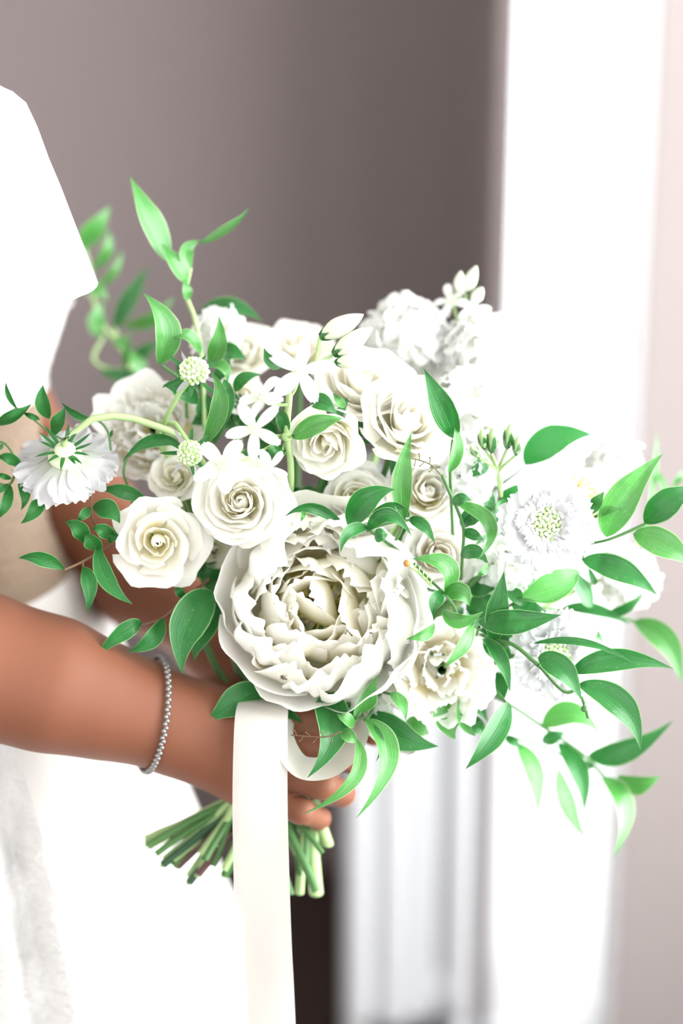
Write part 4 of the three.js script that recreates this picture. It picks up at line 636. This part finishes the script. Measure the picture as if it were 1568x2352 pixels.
sprig(RUS, 'dark upright stem with a curled pale leaf beside the flat scabious', R_, [[[1058, 1330, -0.03], [1062, 1272, 0.0], [1064, 1213, 0.008], [1050, 1170, 0.008], [1036, 1140, 0.006], [1015, 1090, 0.006]]], [
  ['p', 1046, 1156, 0.008, 1094, 1288, 0.022, 1118, 1210, 36, 0.3, 0.5, 0.4], ['m', 1040, 1160, 0.006, 1082, 1150, 0.012, 1060, 1146, 28, 0.2], ['m', 1062, 1212, 0.0, 1086, 1158, 0.004, 0, 0, 30, 0.1], ['m', 1066, 1205, 0.0, 1114, 1172, 0.006, 0, 0, 26, 0.1], ['m', 1062, 1218, 0.002, 1112, 1240, 0.006, 0, 0, 26, 0.2], ['m', 1058, 1280, 0.0, 1122, 1298, 0.008, 1090, 1268, 34, 0.2], ['p', 1122, 1296, 0.006, 1096, 1326, 0.012, 0, 0, 20, 0.3]], { stem: M.stem });
const twig = (label, px, mat, sd) => { const pts = px.map((q) => P(...q)), o = thing('bare_twig', label, 'twig', pts[0]); seed(sd); const mv = (g) => g.translate(-pts[0].x, -pts[0].y, -pts[0].z); part('twig', mv(tube(pts, 0.00045, 16, 5)), mat, o); const c = new THREE.CatmullRomCurve3(pts); for (let i = 0; i < 6; i++) { const p = c.getPoint(0.25 + i * 0.13), e = p.clone().add(DIR(rr(-1, 0.2), i % 2 ? 0.8 : -0.8, 0.2).multiplyScalar(0.004)); part('twig_spur', mv(tube([p, p.clone().lerp(e, 0.6).add(V3(0.0003, 0, 0)), e], 0.0003, 5, 4)), mat, o); part('twig_tip', mv(new THREE.SphereGeometry(0.00055, 6, 5).translate(e.x, e.y, e.z)), mat, o); } };
twig('brown branching twig in front of the glossy leaf over the ribbon loop', [[786, 1680, 0.02], [750, 1692, 0.022], [710, 1692, 0.022], [668, 1688, 0.022]], M.brownTwig, 4);
twig('fine brown twig over the white rose beside the upright bright blade', [[1012, 1090, 0.012], [990, 1068, 0.014], [960, 1056, 0.015], [940, 1052, 0.016]], std(lin(0.14, 0.13, 0.05), 0.7), 9);
sprig('serrated_leaf', 'fresh light green serrated leaf springing from the furry stem', 'leaf', [[[661, 1004, 0.008], [668, 1003, 0.014], [673, 1000, 0.018]]], [['b', 671, 1006, 0.016, 787, 961, 0.03, 730, 975, 46, 0.15, 0.35, 0.2], ['m', 655, 1000, 0.006, 628, 935, 0.01, 648, 960, 30, 0.3], ['m', 650, 1020, 0.0, 616, 1052, 0.006, 0, 0, 40, 0.2], ['m', 712, 920, 0.004, 774, 952, 0.012, 742, 926, 40, 0.2], ['b', 792, 936, 0.0, 764, 903, 0.006, 0, 0, 20, 0.2], ['m', 646, 842, 0.03, 606, 798, 0.036, 620, 828, 26, 0.2]], { stem: M.stemPale });
// the blurred trailing sprigs toward the window
sprig(RUS, 'long trailing sprig with soft pale leaves drooping before the white window light', R_, [[[1080, 1570, -0.06], [1160, 1612, -0.07], [1245, 1668, -0.085], [1345, 1738, -0.095], [1390, 1790, -0.1]], [[1165, 1690, -0.08], [1240, 1712, -0.09], [1300, 1740, -0.095]]], [
  ['p', 1188, 1706, -0.085, 1233, 1874, -0.07, 1224, 1780, 48, 0.2], ['m', 1280, 1706, -0.09, 1340, 1868, -0.075, 1330, 1776, 48, 0.2], ['p', 1283, 1764, -0.1, 1348, 1930, -0.085, 1300, 1850, 44, 0.2], ['p', 1243, 1668, -0.09, 1376, 1684, -0.075, 1312, 1642, 56, 0.1], ['m', 1350, 1734, -0.095, 1545, 1655, -0.08, 1440, 1724, 58, 0.15], ['p', 1416, 1790, -0.1, 1518, 1782, -0.09, 1466, 1798, 56, 0.1], ['p', 1380, 1784, -0.1, 1406, 1972, -0.085, 1432, 1860, 50, 0.2], ['m', 1244, 1705, -0.09, 1300, 1680, -0.085, 0, 0, 34, 0.1], ['m', 1345, 1766, -0.1, 1362, 1742, -0.1, 0, 0, 26, 0.1], ['m', 1160, 1690, -0.08, 1200, 1720, -0.08, 0, 0, 22, 0.2]], { r: 0.0013 });
sprig(RUS, 'loose light sprig behind the white scabious reaching the blush wall', R_, [[[1220, 1400, -0.07], [1300, 1400, -0.08], [1400, 1410, -0.09], [1456, 1428, -0.095]]], [['b', 1454, 1428, -0.095, 1564, 1570, -0.08, 1530, 1476, 62, 0.15], ['m', 1290, 1396, -0.075, 1445, 1434, -0.065, 1370, 1402, 30, 0.3], ['g', 1388, 1410, -0.07, 1478, 1358, -0.06, 1438, 1395, 26, 0.3], ['g', 1362, 1394, -0.06, 1322, 1308, -0.05, 1335, 1350, 42, 0.1], ['m', 1368, 1345, -0.05, 1350, 1300, -0.045, 0, 0, 16, 0.2], ['b', 1355, 1440, -0.06, 1385, 1478, -0.055, 0, 0, 20, 0.1]]);
// leafage packed between the flower heads
seed(77);
for (const [label, x, y, n, w, h2] of [['leaf tuft tucked in between the garden rose and the peony', 620, 1250, 9, 90, 80], ['leaf tuft tucked in between the spiral rose and the peony', 500, 1340, 8, 60, 80], ['leaf tuft hidden behind the star flowers', 590, 1010, 9, 90, 130], ['leaf tuft tucked beside the amber-hearted rose', 1080, 1360, 9, 60, 90], ['leaf tuft hidden behind the scabious buds', 470, 930, 9, 80, 120], ['leaf tuft tucked under the loose garden rose', 1130, 1500, 8, 60, 90], ['leaf tuft tucked above the butter-hearted rose', 720, 1120, 8, 70, 60], ['leaf tuft hidden behind the flat open scabious', 1180, 1200, 8, 90, 110]]) {
  const ls = []; for (let i = 0; i < n; i++) { const bx = x + rr(-0.5, 0.5) * w, by = y + rr(-0.5, 0.5) * h2, a = rr(0, 6.28), L = rr(60, 100); ls.push(['m', bx, by, rr(-0.075, -0.055), bx + L * Math.cos(a), by + L * Math.sin(a), rr(-0.065, -0.045), 0, 0, rr(36, 56), rr(-0.3, 0.3)]); }
  sprig('leaf_tuft', label, 'leafy sprig', [[[BIND[0], BIND[1], -0.07], [mix(BIND[0], x, 0.5), mix(BIND[1], y, 0.5), -0.085], [x, y, -0.065]]], ls, { stem: M.stem });
}
{ // loose stems below the hand, told apart by their colour
  const list = [[338, 1942, M.stem, 0.0022], [374, 1988, M.stemDark, 0.0026], [408, 1992, M.stemPurple, 0.0024], [434, 2028, M.stemDark, 0.0028], [455, 2010, M.stemPurple, 0.0025], [478, 1980, M.stem, 0.0025], [516, 2012, M.stem, 0.0028], [726, 2050, M.stemPale, 0.0048], [752, 1938, M.stemPale, 0.004], [688, 2050, M.stemPale, 0.003], [395, 1930, M.stemDark, 0.002], [420, 1960, M.stem, 0.0024], [500, 1940, M.stemPurple, 0.0022], [700, 1990, M.stem, 0.003]];
  list.forEach(([x, y, m, r], i) => {
    const top = P(BIND[0] + (i < 7 ? -40 + 10 * i : 40), 1700, -0.07), mid = P(BIND[0] + (x > 600 ? 75 : -30 + 8 * i), 1790, -0.068), e = P(x, y, -0.062 - 0.004 * (i % 4));
    const o = thing('cut_stem', m === M.stemPale ? 'fat pale green cut stem end below the fingers' : m === M.stemPurple ? 'brownish cut stem end in the fan below the hand' : 'green cut stem end in the fan below the hand', 'stem', e, 'cut stem ends below the hand');
    part('stem', tube([top, mid, mid.clone().lerp(e, 0.6).add(V3(0, 0, 0.001)), e].map((p) => p.sub(e)).map((p) => p.clone()), r, 20, 9), m, o);
    part('cut_face', new THREE.SphereGeometry(r, 10, 8).scale(1, 0.5, 1), M.stemPale, o);
  });
}

// ---------------------------------------------------------------- ribbon
{
  const o = thing('satin_ribbon', 'long ivory satin ribbon tied round the stems with a hanging tail and a loop', 'ribbon', P(600, 1640, -0.01));
  const mv = (g) => g.translate(-o.position.x, -o.position.y, -o.position.z);
  const band = (pts, across, seg, wob = 0) => { const c = new THREE.CatmullRomCurve3(pts.map((q) => P(...q))); return mv(surf(10, seg, (u, v) => { const p = c.getPoint(v), a = across(v); p.addScaledVector(a, u).add(V3(0, 0, 0.0016 * Math.cos(u * 1.5) + wob * Math.sin(v * 9 + u * 2))); return [p.x, p.y, p.z]; })); };
  const z = 0.004, tailPts = [[622, 1600, -0.05], [606, 1612, -0.018], [600, 1650, -0.002], [598, 1720, z], [597, 1850, z], [600, 2000, z - 0.006], [604, 2150, z - 0.012], [610, 2300, z - 0.018], [614, 2450, z - 0.022], [618, 2700, z - 0.03], [626, 3000, z - 0.04]];
  const wide = (v) => DIR(1, 0, -0.18 + 0.3 * Math.sin(v * 3)).multiplyScalar(S * mix(58, 72, v));
  part('tail', band(tailPts, wide, 60, 0.0012), M.satin, o);
  part('tail', band(tailPts.map(([x, y, d], i) => [x - 8 + i * 2, y + 10, d - 0.009]), (v) => DIR(1, 0, 0.3).multiplyScalar(S * mix(48, 54, v)), 60, 0.001), M.satin, o);
  const loop = new THREE.CatmullRomCurve3([[655, 1640, -0.02], [652, 1700, -0.006], [690, 1760, 0.0], [750, 1762, 0.0], [806, 1720, -0.006], [826, 1660, -0.02], [800, 1620, -0.035]].map((q) => P(...q)));
  part('loop', mv(surf(10, 48, (u, v) => { const p = loop.getPoint(v), t = loop.getTangent(v), n = V3().crossVectors(t, BACK).normalize(); p.addScaledVector(n, u * 0.0062).addScaledVector(BACK, u * 0.008); return [p.x, p.y, p.z]; })), M.satin, o);
  part('loop', mv(surf(8, 36, (u, v) => { const q = new THREE.CatmullRomCurve3([P(830, 1640, -0.03), P(880, 1690, -0.02), P(935, 1712, -0.02), P(940, 1690, -0.03), P(880, 1650, -0.04)]), p = q.getPoint(v), t = q.getTangent(v), n = V3().crossVectors(t, BACK).normalize(); p.addScaledVector(n, u * 0.005).addScaledVector(BACK, u * 0.009); return [p.x, p.y, p.z]; })), M.satin, o);
  part('wrap', mv(new THREE.CylinderGeometry(0.021, 0.02, 0.03, 28, 4, true).applyMatrix4(new THREE.Matrix4().lookAt(V3(), V3(0, 0, 1), V3(0.25, 1, 0))).translate(...P(640, 1690, -0.068).toArray())), M.satin, o);
}
renderer.render(scene, camera);
